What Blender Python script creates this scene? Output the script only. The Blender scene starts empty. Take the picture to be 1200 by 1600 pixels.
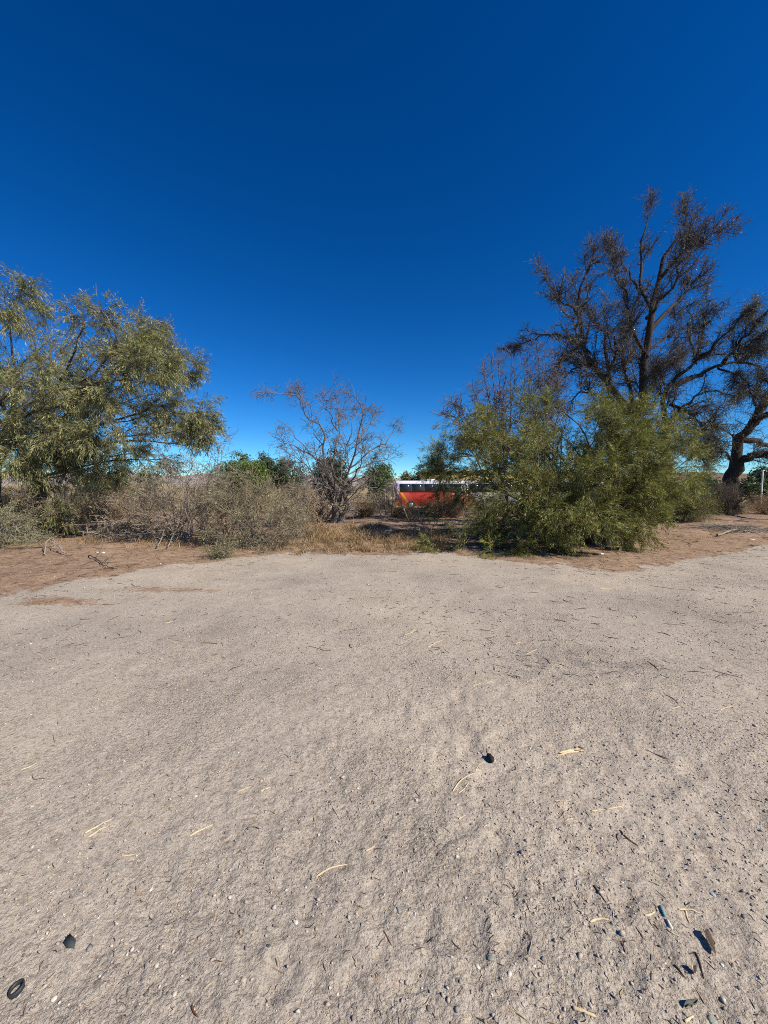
import bpy, math
import numpy as np

rng = np.random.default_rng(11)
scene = bpy.context.scene
col_root = scene.collection
rad = math.radians

# ------------------------------------------------------------------ camera, sky, sun, exposure
F_PX, CX, CY, HORIZON, CAM_H = 630.0, 600.0, 800.0, 758.0, 1.5
PITCH = math.atan((CY - HORIZON) / F_PX)
cam_data = bpy.data.cameras.new("camera")
cam_data.sensor_fit = 'HORIZONTAL'
cam_data.sensor_width = 36.0
cam_data.lens = 36.0 * F_PX / 1200.0
cam_data.clip_start = 0.05
cam_data.clip_end = 20000
cam = bpy.data.objects.new("camera", cam_data)
col_root.objects.link(cam)
cam.location = (0, 0, CAM_H)
cam.rotation_euler = (math.pi / 2 - PITCH, 0, 0)
scene.camera = cam

SUN_AZ, SUN_EL = 120.0, 42.0          # azimuth clockwise from +Y
world = bpy.data.worlds.new("World")
scene.world = world
world.use_nodes = True
wn = world.node_tree
wn.nodes.clear()
w_out = wn.nodes.new("ShaderNodeOutputWorld")
w_bg = wn.nodes.new("ShaderNodeBackground")
w_sky = wn.nodes.new("ShaderNodeTexSky")
w_sky.sky_type = 'NISHITA'
w_sky.sun_disc = False
w_sky.sun_elevation = rad(SUN_EL)
w_sky.sun_rotation = rad(SUN_AZ)
w_sky.altitude = 2400
w_sky.air_density = 1.0
w_sky.dust_density = 0.0
w_sky.ozone_density = 4.0
w_hsv = wn.nodes.new("ShaderNodeHueSaturation")
w_hsv.inputs['Saturation'].default_value = 1.33
w_hsv.inputs['Hue'].default_value = 0.502
w_hsv.inputs['Value'].default_value = 1.0
w_bg.inputs['Strength'].default_value = 0.077
wn.links.new(w_sky.outputs[0], w_hsv.inputs['Color'])
w_tint = wn.nodes.new("ShaderNodeMix")
w_tint.data_type = 'RGBA'; w_tint.blend_type = 'MULTIPLY'
w_tint.inputs[0].default_value = 1.0
w_tint.inputs[7].default_value = (.68, .95, 1.0, 1)
wn.links.new(w_hsv.outputs[0], w_tint.inputs[6])
w_gam = wn.nodes.new("ShaderNodeGamma")
w_gam.inputs[1].default_value = 1.15
wn.links.new(w_tint.outputs[2], w_gam.inputs[0])
wn.links.new(w_gam.outputs[0], w_bg.inputs['Color'])
wn.links.new(w_bg.outputs[0], w_out.inputs['Surface'])

sun_data = bpy.data.lights.new("sun", 'SUN')
sun_data.energy = 5.0
sun_data.angle = rad(0.53)
sun_data.color = (1.0, 0.925, 0.81)
sun = bpy.data.objects.new("sun", sun_data)
col_root.objects.link(sun)
sun.rotation_euler = (math.pi / 2 - rad(SUN_EL), 0, math.pi - rad(SUN_AZ))

scene.view_settings.view_transform = 'Standard'
scene.view_settings.look = 'None'
scene.view_settings.gamma = 1.0
scene.view_settings.use_curve_mapping = False
scene.view_settings.exposure = 0.42
scene.render.engine = 'CYCLES'
scene.cycles.use_denoising = False
scene.cycles.filter_width = 1.0
scene.cycles.max_bounces = 5
scene.cycles.diffuse_bounces = 2
scene.cycles.transmission_bounces = 3
scene.cycles.transparent_max_bounces = 4


# ------------------------------------------------------------------ numeric helpers
def vnoise(x, y, s):
    x = np.asarray(x, float); y = np.asarray(y, float)
    ix = np.floor(x).astype(np.int64); iy = np.floor(y).astype(np.int64)
    fx = x - ix; fy = y - iy
    u = fx * fx * fx * (fx * (fx * 6 - 15) + 10); v = fy * fy * fy * (fy * (fy * 6 - 15) + 10)
    def h(a, b):
        n = (a * 374761393 + b * 668265263 + s * 974634777) & 0xffffffff
        n = ((n ^ (n >> 13)) * 1274126177) & 0xffffffff
        n = (n ^ (n >> 16)) & 0xffffffff
        return n / 4294967295.0
    a = h(ix, iy); b = h(ix + 1, iy); c = h(ix, iy + 1); d = h(ix + 1, iy + 1)
    return (a + (b - a) * u) * (1 - v) + (c + (d - c) * u) * v - 0.5


def rot2(x, y, a):
    return x * math.cos(a) - y * math.sin(a), x * math.sin(a) + y * math.cos(a)


def oct2(x, y, wl, s):
    xr, yr = rot2(x, y, 0.7 + s)
    return vnoise(xr / wl, yr / wl, s)


def smooth(a, b, x):
    t = np.clip((np.asarray(x, float) - a) / (b - a), 0, 1)
    return t * t * (3 - 2 * t)


# dents: scuffs and footprints in the loose sand
dr = np.random.default_rng(5)
DENTS = []
for i in range(150):
    dy = 0.9 + 5.2 * dr.random() ** 1.5
    dx = dr.uniform(-0.95, 1.0) * dy + 0.2
    if dx < -0.1 * dy and dr.random() < 0.35:
        continue
    DENTS.append((dx, dy, dr.uniform(.05, .13), dr.uniform(.035, .07), dr.uniform(0, 3.1), dr.uniform(.003, .008) + (.003 if dx > 0.1 * dy else 0)))
DN = np.array(DENTS)


def litter_edge(x):
    """distance from the camera plane at which the brown litter strip begins, for a given x/y slope"""
    xs = np.array([-3.0, -1.4, -0.95, -0.8, -0.64, -0.43, -0.2, 0.0, 0.2, 0.32, 0.48, 0.6, 0.72, 0.84, 0.95, 1.4, 3.0])
    ys = np.array([4.2, 4.9, 5.9, 6.5, 7.3, 8.0, 9.0, 8.8, 8.7, 8.0, 7.6, 7.4, 7.9, 9.2, 10.5, 12, 14])
    return np.interp(x, xs, ys)


def litter_mask(x, y):
    x = np.asarray(x, float); y = np.asarray(y, float)
    sl = x / np.maximum(y, .2)
    e = litter_edge(sl) + 0.7 * oct2(x, y, 1.3, 31) + 0.6 * oct2(x, y, .4, 32) + .4 * oct2(x, y, .15, 33)
    m = smooth(-0.5, 0.45, y - e)
    pt = np.exp(-((x + 4.25) / .55) ** 2 - ((y - 5.15) / .16) ** 2) + .7 * np.exp(-((x + 3.1) / .8) ** 2 - ((y - 5.7) / .12) ** 2)
    m = np.maximum(m, .62 * pt * (1 + 1.2 * oct2(x, y, .2, 34)))
    return np.where(y < 0.5, 0, m)


def H(x, y):
    x = np.asarray(x, float); y = np.asarray(y, float)
    r = np.hypot(x, y)
    z = 0.05 * oct2(x, y, 3.3, 1) * smooth(0.3, 3, r)
    z = z + 0.012 * oct2(x, y, .9, 2)
    churn = 0.35 + 0.9 * smooth(-.35, .45, oct2(x, y, 1.4, 9) + .25 * np.clip(x / np.maximum(r, .3), -1, 1) + 0.25 * smooth(3.5, 1, r))
    near = 1 - smooth(7, 14, r)
    z = z + churn * 0.008 * oct2(x, y, .26, 3) * near
    z = z + churn * 0.008 * oct2(x, y, .11, 4) * (1 - smooth(5, 9, r))
    z = z + churn * 0.009 * oct2(x, y, .05, 5) * (1 - smooth(3, 6, r))
    z = z + 0.007 * oct2(x, y, .024, 6) * (1 - smooth(2, 4, r))
    sel = r < 7.5
    if np.any(sel):
        xs, ys = x[sel] if x.ndim else x, y[sel] if y.ndim else y
        xs = np.atleast_1d(xs); ys = np.atleast_1d(ys)
        dz = np.zeros_like(xs)
        if len(xs) < 400:
            cx, cy, a, b, t, d = DN.T
            X = xs[:, None] - cx; Y = ys[:, None] - cy
            q = np.sqrt(((X * np.cos(t) + Y * np.sin(t)) / a) ** 2 + ((-X * np.sin(t) + Y * np.cos(t)) / b) ** 2)
            dz = (-d * np.exp(-q ** 2 * 1.6) + 0.45 * d * np.exp(-((q - 1.35) / .38) ** 2)).sum(1)
        else:
          for (cx, cy, a, b, t, d) in DENTS:
            ux = (xs - cx) * math.cos(t) + (ys - cy) * math.sin(t)
            uy = -(xs - cx) * math.sin(t) + (ys - cy) * math.cos(t)
            q = np.sqrt((ux / a) ** 2 + (uy / b) ** 2)
            dz += -d * np.exp(-q ** 2 * 1.6) + 0.45 * d * np.exp(-((q - 1.35) / .38) ** 2)
        if x.ndim:
            z[sel] += dz
        else:
            z = z + dz
    lm = litter_mask(x, y)
    z = z + 0.05 * lm * smooth(-1, 3, y - litter_edge(x / np.maximum(y, .2))) + lm * 0.05 * oct2(x, y, .5, 12)
    z = z + smooth(10, 16, y) * (0.12 * oct2(x, y, 2.2, 13) + .1)
    z = z - 1.35 * smooth(21, 36, y)
    z = z + smooth(60, 400, r) * 2.0 * oct2(x, y, 160, 14)
    return z


def h1(x, y):
    return float(H(np.array([x]), np.array([y]))[0])


def at(px, py, D):
    """world point seen at a photograph pixel, at distance D along +Y"""
    px = np.asarray(px, float); py = np.asarray(py, float); D = np.asarray(D, float)
    xv = (px - CX) / F_PX; yv = (CY - py) / F_PX
    dy = math.cos(PITCH) + math.sin(PITCH) * yv
    dz = -math.sin(PITCH) + math.cos(PITCH) * yv
    t = D / dy
    return np.stack([xv * t, D + 0 * t, CAM_H + dz * t], -1)


def gnd(px, py):
    """point of the ground seen at a photograph pixel (scalars or arrays)"""
    px = np.asarray(px, float); py = np.asarray(py, float)
    sc = px.ndim == 0
    px = np.atleast_1d(px); py = np.atleast_1d(py)
    xv = (px - CX) / F_PX; yv = (CY - py) / F_PX
    dy = math.cos(PITCH) + math.sin(PITCH) * yv
    dz = -math.sin(PITCH) + math.cos(PITCH) * yv
    t = CAM_H / -dz
    z = 0
    for _ in range(3):
        z = H(xv * t, dy * t)
        t = (CAM_H - z) / -dz
    r = np.stack([xv * t, dy * t, H(xv * t, dy * t)], -1)
    return r[0] if sc else r


# ------------------------------------------------------------------ mesh helpers
def link(o):
    col_root.objects.link(o)
    return o


def empty(name, loc):
    o = bpy.data.objects.new(name, None)
    o.empty_display_size = 0.2
    o.location = [float(c) for c in loc]
    return link(o)


def tag(o, label=None, cat=None, group=None, kind=None):
    if label: o['label'] = label
    if cat: o['category'] = cat
    if group: o['group'] = group
    if kind: o['kind'] = kind
    return o


def mesh_data(name, V, Fs, mat, col=None, smooth_shade=False, extra=None):
    V = np.asarray(V, np.float32)
    if not isinstance(Fs, list): Fs = [Fs]
    Fs = [np.asarray(f, np.int32) for f in Fs if len(f)]
    me = bpy.data.meshes.new(name)
    me.vertices.add(len(V)); me.vertices.foreach_set('co', V.ravel())
    nl = sum(f.size for f in Fs); npoly = sum(len(f) for f in Fs)
    me.loops.add(nl); me.loops.foreach_set('vertex_index', np.concatenate([f.ravel() for f in Fs]))
    me.polygons.add(npoly)
    tot = np.concatenate([np.full(len(f), f.shape[1], np.int32) for f in Fs])
    st = np.concatenate([[0], np.cumsum(tot)[:-1]]).astype(np.int32)
    me.polygons.foreach_set('loop_start', st)
    me.update(calc_edges=True)
    if smooth_shade:
        me.polygons.foreach_set('use_smooth', np.ones(npoly, bool))
    if col is not None:
        a = me.attributes.new('col', 'FLOAT_COLOR', 'POINT')
        c = np.ones((len(V), 4), np.float32); c[:, :3] = col
        a.data.foreach_set('color', c.ravel())
    if extra:
        for k, v in extra.items():
            a = me.attributes.new(k, 'FLOAT', 'POINT'); a.data.foreach_set('value', np.asarray(v, np.float32))
    if mat: me.materials.append(mat)
    return me


def make(name, V, Fs, mat, parent=None, col=None, smooth_shade=False, origin=None, extra=None):
    V = np.asarray(V, float)
    if origin is not None: V = V - np.asarray(origin)
    me = mesh_data(name, V, Fs, mat, col, smooth_shade, extra)
    o = bpy.data.objects.new(name, me)
    link(o)
    if parent is not None:
        o.parent = parent
    elif origin is not None:
        o.location = [float(c) for c in origin]
    return o


def norm(v):
    return v / np.maximum(np.linalg.norm(v, axis=-1, keepdims=True), 1e-9)


def tubes(P, R, S=5, rough=0.0, cap=False):
    """P (N,K,3) polylines, R (N,K) radii -> verts, quads"""
    N, K, _ = P.shape
    T = norm(np.gradient(P, axis=1))
    ref = np.where(np.abs(T[:, :1, 2:3]) > .8, np.array([[[1., 0, 0]]]), np.array([[[0, 0, 1.]]]))
    ref = np.broadcast_to(ref, T.shape)
    A = norm(np.cross(T, ref)); B = np.cross(T, A)
    ang = np.arange(S) * 2 * math.pi / S
    RR = np.broadcast_to(R[:, :, None], (N, K, S)).copy()
    if rough:
        RR *= 1 + rough * rng.standard_normal((N, K, S))
    V = P[:, :, None, :] + RR[..., None] * (np.cos(ang)[None, None, :, None] * A[:, :, None, :] + np.sin(ang)[None, None, :, None] * B[:, :, None, :])
    idx = np.arange(N * K * S).reshape(N, K, S)
    a = idx[:, :-1, :]; b = idx[:, 1:, :]
    q = np.stack([a, np.roll(a, -1, 2), np.roll(b, -1, 2), b], -1).reshape(-1, 4)
    return V.reshape(-1, 3), q


def catmull(pts, K):
    P = np.asarray(pts, float)
    P = np.vstack([2 * P[0] - P[1], P, 2 * P[-1] - P[-2]])
    n = len(P) - 3
    t = np.linspace(0, n - 1e-6, K)
    i = t.astype(int); f = (t - i)[:, None]
    p0, p1, p2, p3 = P[i], P[i + 1], P[i + 2], P[i + 3]
    return .5 * (2 * p1 + (p2 - p0) * f + (2 * p0 - 5 * p1 + 4 * p2 - p3) * f ** 2 + (3 * p1 - p0 - 3 * p2 + p3) * f ** 3)


def grow(P, R, n, length, ang, K=6, r=(.01, .003), trop=(0, 0, 0), wig=.25, t0=.15, taper_len=.5, tip_bias=1.0):
    """vectorised child branches along parent polylines"""
    N, Kp, _ = P.shape
    cnt = rng.poisson(n, N) if not isinstance(n, np.ndarray) else n
    cnt = np.maximum(cnt, 1)
    pi = np.repeat(np.arange(N), cnt)
    M = len(pi)
    t = t0 + (1 - t0) * rng.random(M) ** tip_bias
    s = t * (Kp - 1); i = np.minimum(s.astype(int), Kp - 2); f = (s - i)[:, None]
    pos = P[pi, i] * (1 - f) + P[pi, i + 1] * f
    tan = norm(P[pi, i + 1] - P[pi, i])
    rp = norm(np.cross(tan, norm(rng.standard_normal((M, 3)))))
    a = np.radians(rng.uniform(ang[0], ang[1], M))[:, None]
    d = norm(np.cos(a) * tan + np.sin(a) * rp)
    L = rng.uniform(length[0], length[1], M) * (1 - taper_len * t)
    step = (L / (K - 1))[:, None]
    out = np.zeros((M, K, 3)); out[:, 0] = pos
    trop = np.asarray(trop, float)
    for k in range(1, K):
        d = norm(d + wig * rng.standard_normal((M, 3)) + trop / (K - 1))
        out[:, k] = out[:, k - 1] + d * step
    rr = np.linspace(1, 0, K)[None, :]
    pr = (R[pi, i] * .7)[:, None]
    r0 = np.minimum(np.full((M, 1), r[0]) * (0.6 + .8 * rng.random((M, 1))), np.maximum(pr, r[1]))
    RR = r[1] + (r0 - r[1]) * rr
    return out, np.maximum(RR, .0006)


def leaves(P, n, size, width, spread=1.0, droop=.3, along=.4, jitter=.03, t0=.1, cols=None, clump=0.25):
    """diamond leaves along twigs -> verts, quads, colours"""
    N, Kp, _ = P.shape
    cnt = np.maximum(rng.poisson(n, N), 0)
    pi = np.repeat(np.arange(N), cnt); M = len(pi)
    t = t0 + (1 - t0) * rng.random(M)
    s = t * (Kp - 1); i = np.minimum(s.astype(int), Kp - 2); f = (s - i)[:, None]
    pos = P[pi, i] * (1 - f) + P[pi, i + 1] * f + jitter * rng.standard_normal((M, 3))
    tan = norm(P[pi, i + 1] - P[pi, i])
    d = norm(along * tan + spread * norm(rng.standard_normal((M, 3))) * .7 + np.array([0, 0, -droop]))
    w = norm(np.cross(d, norm(rng.standard_normal((M, 3)) + np.array([0, 0, .6]))))
    L = (size * rng.uniform(.6, 1.35, M))[:, None]; W = (width * rng.uniform(.6, 1.3, M))[:, None]
    mid = pos + d * L * .5 + np.array([0, 0, .06]) * L
    V = np.stack([pos - w * W * .12, pos + d * L * .5 + w * W * .6, pos + d * L], 1).reshape(-1, 3)
    q = np.arange(3 * M).reshape(M, 3)
    c = np.asarray(cols, float)
    k = rng.integers(0, len(c), M)
    tw = (1 + clump * rng.standard_normal(N))[pi][:, None]       # colour differs from twig to twig
    C = c[k] * np.clip(tw, .45, 1.7) * rng.uniform(.75, 1.25, (M, 1))
    return V, q, np.repeat(np.clip(C, .004, .9), 3, 0)


class Bag:
    def __init__(self): self.V = []; self.F = []; self.C = []; self.n = 0
    def add(self, V, F, C=None):
        self.V.append(V); self.F.append(np.asarray(F) + self.n); self.n += len(V)
        if C is not None:
            C = np.asarray(C, float)
            self.C.append(np.broadcast_to(C, (len(V), 3)) if C.ndim == 1 else C)
    def build(self, name, mat, parent=None, origin=None, smooth_shade=False):
        V = np.concatenate(self.V)
        return make(name, V, self.F, mat, parent, np.concatenate(self.C) if self.C else None, smooth_shade, origin)


def box(c, s, rz=0.0):
    c = np.asarray(c, float); s = np.asarray(s, float) / 2
    V = np.array([[x, y, z] for z in (-1, 1) for y in (-1, 1) for x in (-1, 1)]) * s
    x, y = rot2(V[:, 0], V[:, 1], rz)
    V = np.stack([x, y, V[:, 2]], 1) + c
    F = np.array([[0, 2, 3, 1], [4, 5, 7, 6], [0, 1, 5, 4], [2, 6, 7, 3], [1, 3, 7, 5], [0, 4, 6, 2]])
    return V, F


def beam(a, b, w, d):
    """squared timber from a to b with slightly uneven section"""
    a = np.asarray(a, float); b = np.asarray(b, float)
    t = norm(b - a); u = norm(np.cross(t, [0, 1, .01])); v = np.cross(t, u)
    V = []
    for k in range(5):
        p = a + (b - a) * k / 4 + .006 * rng.standard_normal(3)
        for su, sv in ((-1, -1), (1, -1), (1, 1), (-1, 1)):
            V.append(p + u * su * w / 2 * rng.uniform(.85, 1.1) + v * sv * d / 2 * rng.uniform(.85, 1.1))
    F = [[4 * k + j, 4 * k + (j + 1) % 4, 4 * k + 4 + (j + 1) % 4, 4 * k + 4 + j] for k in range(4) for j in range(4)]
    F += [[3, 2, 1, 0], [16, 17, 18, 19]]
    return np.array(V), np.array(F)


# ------------------------------------------------------------------ materials
def new_mat(name):
    m = bpy.data.materials.new(name); m.use_nodes = True
    nt = m.node_tree
    return m, nt, nt.nodes['Principled BSDF']


def add_noise(nt, scale, detail=3.0, rough=.55, vec=None):
    n = nt.nodes.new('ShaderNodeTexNoise')
    n.inputs['Scale'].default_value = scale; n.inputs['Detail'].default_value = detail; n.inputs['Roughness'].default_value = rough
    if vec is not None: nt.links.new(vec, n.inputs['Vector'])
    return n


def ramp(nt, fac, stops):
    r = nt.nodes.new('ShaderNodeValToRGB')
    while len(r.color_ramp.elements) < len(stops): r.color_ramp.elements.new(.5)
    for e, (p, c) in zip(r.color_ramp.elements, stops):
        e.position = p; e.color = (*c, 1) if len(c) == 3 else c
    nt.links.new(fac, r.inputs[0])
    return r


def mixc(nt, fac, a, b, mode='MIX'):
    m = nt.nodes.new('ShaderNodeMix'); m.data_type = 'RGBA'; m.blend_type = mode
    for sock, v in ((m.inputs[0], fac), (m.inputs[6], a), (m.inputs[7], b)):
        if isinstance(v, (int, float)): sock.default_value = v
        elif isinstance(v, tuple): sock.default_value = (*v, 1)
        else: nt.links.new(v, sock)
    return m.outputs[2]


def attr(nt, name, out='Color'):
    a = nt.nodes.new('ShaderNodeAttribute'); a.attribute_name = name
    return a.outputs[out]


def objco(nt):
    return nt.nodes.new('ShaderNodeTexCoord').outputs['Object']


def bump(nt, h, strength, dist, normal=None):
    b = nt.nodes.new('ShaderNodeBump'); b.inputs['Strength'].default_value = strength; b.inputs['Distance'].default_value = dist
    nt.links.new(h, b.inputs['Height'])
    if normal is not None: nt.links.new(normal, b.inputs['Normal'])
    return b.outputs[0]


def mat_attr(name, rough=.9, nscale=30., namt=.35, bumpd=.0, spec=.15):
    """surface whose base colour is the piece's own colour, broken up by noise"""
    m, nt, p = new_mat(name)
    n = add_noise(nt, nscale, 4, .6, objco(nt))
    r = ramp(nt, n.outputs[0], [(.25, (1 - namt,) * 3), (.75, (1 + namt * .6,) * 3)])
    nt.links.new(mixc(nt, 1.0, attr(nt, 'col'), r.outputs[0], 'MULTIPLY'), p.inputs['Base Color'])
    p.inputs['Roughness'].default_value = rough
    p.inputs['Specular IOR Level'].default_value = spec
    if bumpd: nt.links.new(bump(nt, n.outputs[0], .9, bumpd), p.inputs['Normal'])
    return m


def mat_leaf(name, trans=.22):
    m, nt, p = new_mat(name)
    c = attr(nt, 'col')
    nt.links.new(c, p.inputs['Base Color'])
    p.inputs['Roughness'].default_value = .55
    p.inputs['Specular IOR Level'].default_value = .25
    t = nt.nodes.new('ShaderNodeBsdfTranslucent')
    nt.links.new(mixc(nt, 1.0, c, (1.3, 1.35, .7), 'MULTIPLY'), t.inputs['Color'])
    mx = nt.nodes.new('ShaderNodeMixShader'); mx.inputs[0].default_value = trans
    nt.links.new(p.outputs[0], mx.inputs[1]); nt.links.new(t.outputs[0], mx.inputs[2])
    nt.links.new(mx.outputs[0], nt.nodes['Material Output'].inputs['Surface'])
    return m


def mat_plain(name, c, rough=.5, spec=.4, metallic=0., nscale=6., namt=.12):
    m, nt, p = new_mat(name)
    n = add_noise(nt, nscale, 5, .6, objco(nt))
    r = ramp(nt, n.outputs[0], [(.3, tuple(x * (1 - namt) for x in c)), (.7, tuple(min(1, x * (1 + namt)) for x in c))])
    nt.links.new(r.outputs[0], p.inputs['Base Color'])
    p.inputs['Roughness'].default_value = rough; p.inputs['Specular IOR Level'].default_value = spec; p.inputs['Metallic'].default_value = metallic
    return m


def mat_ground():
    m, nt, p = new_mat('sandy_ground')
    co = objco(nt)
    big = add_noise(nt, .35, 4, .55, co); mid = add_noise(nt, 2.6, 5, .6, co)
    fine = add_noise(nt, 38, 4, .65, co); grain = add_noise(nt, 210, 3, .7, co)
    sand = ramp(nt, mid.outputs[0], [(.25, (.402, .346, .278)), (.5, (.44, .380, .306)), (.78, (.474, .411, .333))]).outputs[0]
    patch = ramp(nt, big.outputs[0], [(.36, (.87, .875, .885)), (.5, (.98, .98, .98)), (.62, (1.05, 1.035, 1.01))]).outputs[0]
    sand = mixc(nt, 1., sand, patch, 'MULTIPLY')
    g = ramp(nt, grain.outputs[0], [(.28, (.55, .53, .51)), (.48, (.98, .98, .98)), (.72, (1.22, 1.2, 1.17))]).outputs[0]
    sand = mixc(nt, .8, sand, g, 'MULTIPLY')
    g2 = ramp(nt, fine.outputs[0], [(.3, (.74, .72, .71)), (.6, (1.08, 1.08, 1.08))]).outputs[0]
    sand = mixc(nt, .4, sand, g2, 'MULTIPLY')
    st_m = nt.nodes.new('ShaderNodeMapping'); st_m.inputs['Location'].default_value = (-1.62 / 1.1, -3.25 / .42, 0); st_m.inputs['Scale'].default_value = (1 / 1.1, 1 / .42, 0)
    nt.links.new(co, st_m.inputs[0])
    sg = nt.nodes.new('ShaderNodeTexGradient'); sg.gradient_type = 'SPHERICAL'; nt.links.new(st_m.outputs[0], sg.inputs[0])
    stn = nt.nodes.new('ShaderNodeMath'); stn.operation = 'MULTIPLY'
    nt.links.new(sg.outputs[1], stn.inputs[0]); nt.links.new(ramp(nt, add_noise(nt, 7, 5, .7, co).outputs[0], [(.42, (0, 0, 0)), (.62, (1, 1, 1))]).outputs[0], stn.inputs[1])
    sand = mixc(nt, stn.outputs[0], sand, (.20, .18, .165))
    cells = []
    for sc_, lo, hi in ((150, .62, 1.25), (62, .72, 1.16)):
        vo = nt.nodes.new('ShaderNodeTexVoronoi'); vo.inputs['Scale'].default_value = sc_
        wob = add_noise(nt, sc_ * 1.3, 2, .5, co)
        mixv = nt.nodes.new('ShaderNodeMix'); mixv.data_type = 'VECTOR'; mixv.inputs[0].default_value = .012
        nt.links.new(co, mixv.inputs[4]); nt.links.new(wob.outputs[1], mixv.inputs[5]); nt.links.new(mixv.outputs[1], vo.inputs['Vector'])
        hue = nt.nodes.new('ShaderNodeSeparateColor'); nt.links.new(vo.outputs['Color'], hue.inputs[0])
        rc = ramp(nt, hue.outputs[0], [(.0, (lo * .6, lo * .6, lo * .6)), (.1, (lo, lo, lo)), (.25, (.98, .98, .98)), (.8, (1.03, 1.03, 1.03)), (1., (hi, hi, hi))]).outputs[0]  # random grain tone; darkest cells stand in for tiny grit shadows
        sand = mixc(nt, .55, sand, rc, 'MULTIPLY')
        cells.append(vo.outputs['Distance'])
    lit = ramp(nt, add_noise(nt, 5.5, 6, .68, co).outputs[0], [(.3, (.125, .075, .047)), (.5, (.285, .180, .112)), (.72, (.40, .275, .18))]).outputs[0]
    lit = mixc(nt, .75, lit, ramp(nt, fine.outputs[0], [(.32, (.4, .38, .36)), (.5, (1., 1., 1.)), (.7, (1.3, 1.25, 1.2))]).outputs[0], 'MULTIPLY')
    lm = attr(nt, 'litter', 'Fac')
    ad = nt.nodes.new('ShaderNodeMath'); ad.operation = 'MULTIPLY_ADD'
    nt.links.new(add_noise(nt, 14, 5, .7, co).outputs[0], ad.inputs[0]); ad.inputs[1].default_value = 1.3; nt.links.new(lm, ad.inputs[2])
    edge = ramp(nt, ad.outputs[0], [(.78, (0, 0, 0)), (1.0, (.85, .85, .85))]).outputs[0]
    c = mixc(nt, edge, sand, lit)
    fm = attr(nt, 'field', 'Fac')
    straw = ramp(nt, add_noise(nt, .25, 6, .7, co).outputs[0], [(.3, (.23, .17, .085)), (.6, (.36, .28, .14)), (.8, (.3, .26, .15))]).outputs[0]
    c = mixc(nt, fm, c, straw)
    nt.links.new(c, p.inputs['Base Color'])
    p.inputs['Roughness'].default_value = .95; p.inputs['Specular IOR Level'].default_value = .08
    b0 = nt.nodes.new('ShaderNodeBump'); b0.invert = True; b0.inputs['Strength'].default_value = .55; b0.inputs['Distance'].default_value = .006
    nt.links.new(cells[0], b0.inputs['Height'])
    b00 = nt.nodes.new('ShaderNodeBump'); b00.invert = True; b00.inputs['Strength'].default_value = .45; b00.inputs['Distance'].default_value = .012
    nt.links.new(cells[1], b00.inputs['Height']); nt.links.new(b0.outputs[0], b00.inputs['Normal'])
    pm = add_noise(nt, .9, 5, .6, co)
    for nd, lo, hi in ((b0, .15, .75), (b00, .1, .7)):
        st = nt.nodes.new('ShaderNodeMapRange'); st.inputs[1].default_value = .38; st.inputs[2].default_value = .62
        st.inputs[3].default_value = lo; st.inputs[4].default_value = hi
        nt.links.new(pm.outputs[0], st.inputs[0]); nt.links.new(st.outputs[0], nd.inputs['Strength'])
    b1 = bump(nt, grain.outputs[0], .6, .006, b00.outputs[0])
    b2 = bump(nt, fine.outputs[0], .5, .016, b1)
    nt.links.new(b2, p.inputs['Normal'])
    return m


M_GROUND = mat_ground()
M_BARK = mat_attr('bark', .9, 9, .45, .02)
M_TWIG = mat_attr('twig_wood', .85, 14, .3)
M_LEAF = mat_leaf('leaf')
M_DRYLEAF = mat_leaf('dry_leaf', .25)
M_STONE = mat_attr('stone', .8, 60, .25, .004, .25)
M_STRAW = mat_attr('straw', .7, 80, .25)
M_PLANK = mat_attr('weathered_timber', .85, 18, .4, .006)

# ------------------------------------------------------------------ the ground: one sheet to the horizon
ang = np.concatenate([np.radians(np.arange(-60, 60, .37)), np.radians(np.arange(60, 300, 4.0))])
rr = np.concatenate([[.02, .15, .35, .5], np.exp(np.arange(math.log(.62), math.log(12), .0110)),
                     np.exp(np.arange(math.log(12.1), math.log(7000), .055))])
A_, R_ = np.meshgrid(ang, rr)
GX, GY = (np.sin(A_) * R_).ravel(), (np.cos(A_) * R_).ravel()
GZ = H(GX, GY)
nA, nR = len(ang), len(rr)
gi = np.arange(nA * nR).reshape(nR, nA)
a_, b_ = gi[:-1], gi[1:]
gq = np.stack([a_, b_, np.roll(b_, -1, 1), np.roll(a_, -1, 1)], -1).reshape(-1, 4)
ground = make('ground', np.stack([GX, GY, GZ], 1), [gq, gi[0][None, ::-1]], M_GROUND, smooth_shade=True,
              extra={'litter': litter_mask(GX, GY), 'field': smooth(22, 34, GY)})
tag(ground, 'pale sandy open ground with brown leaf litter along the scrub', kind='structure')

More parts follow.
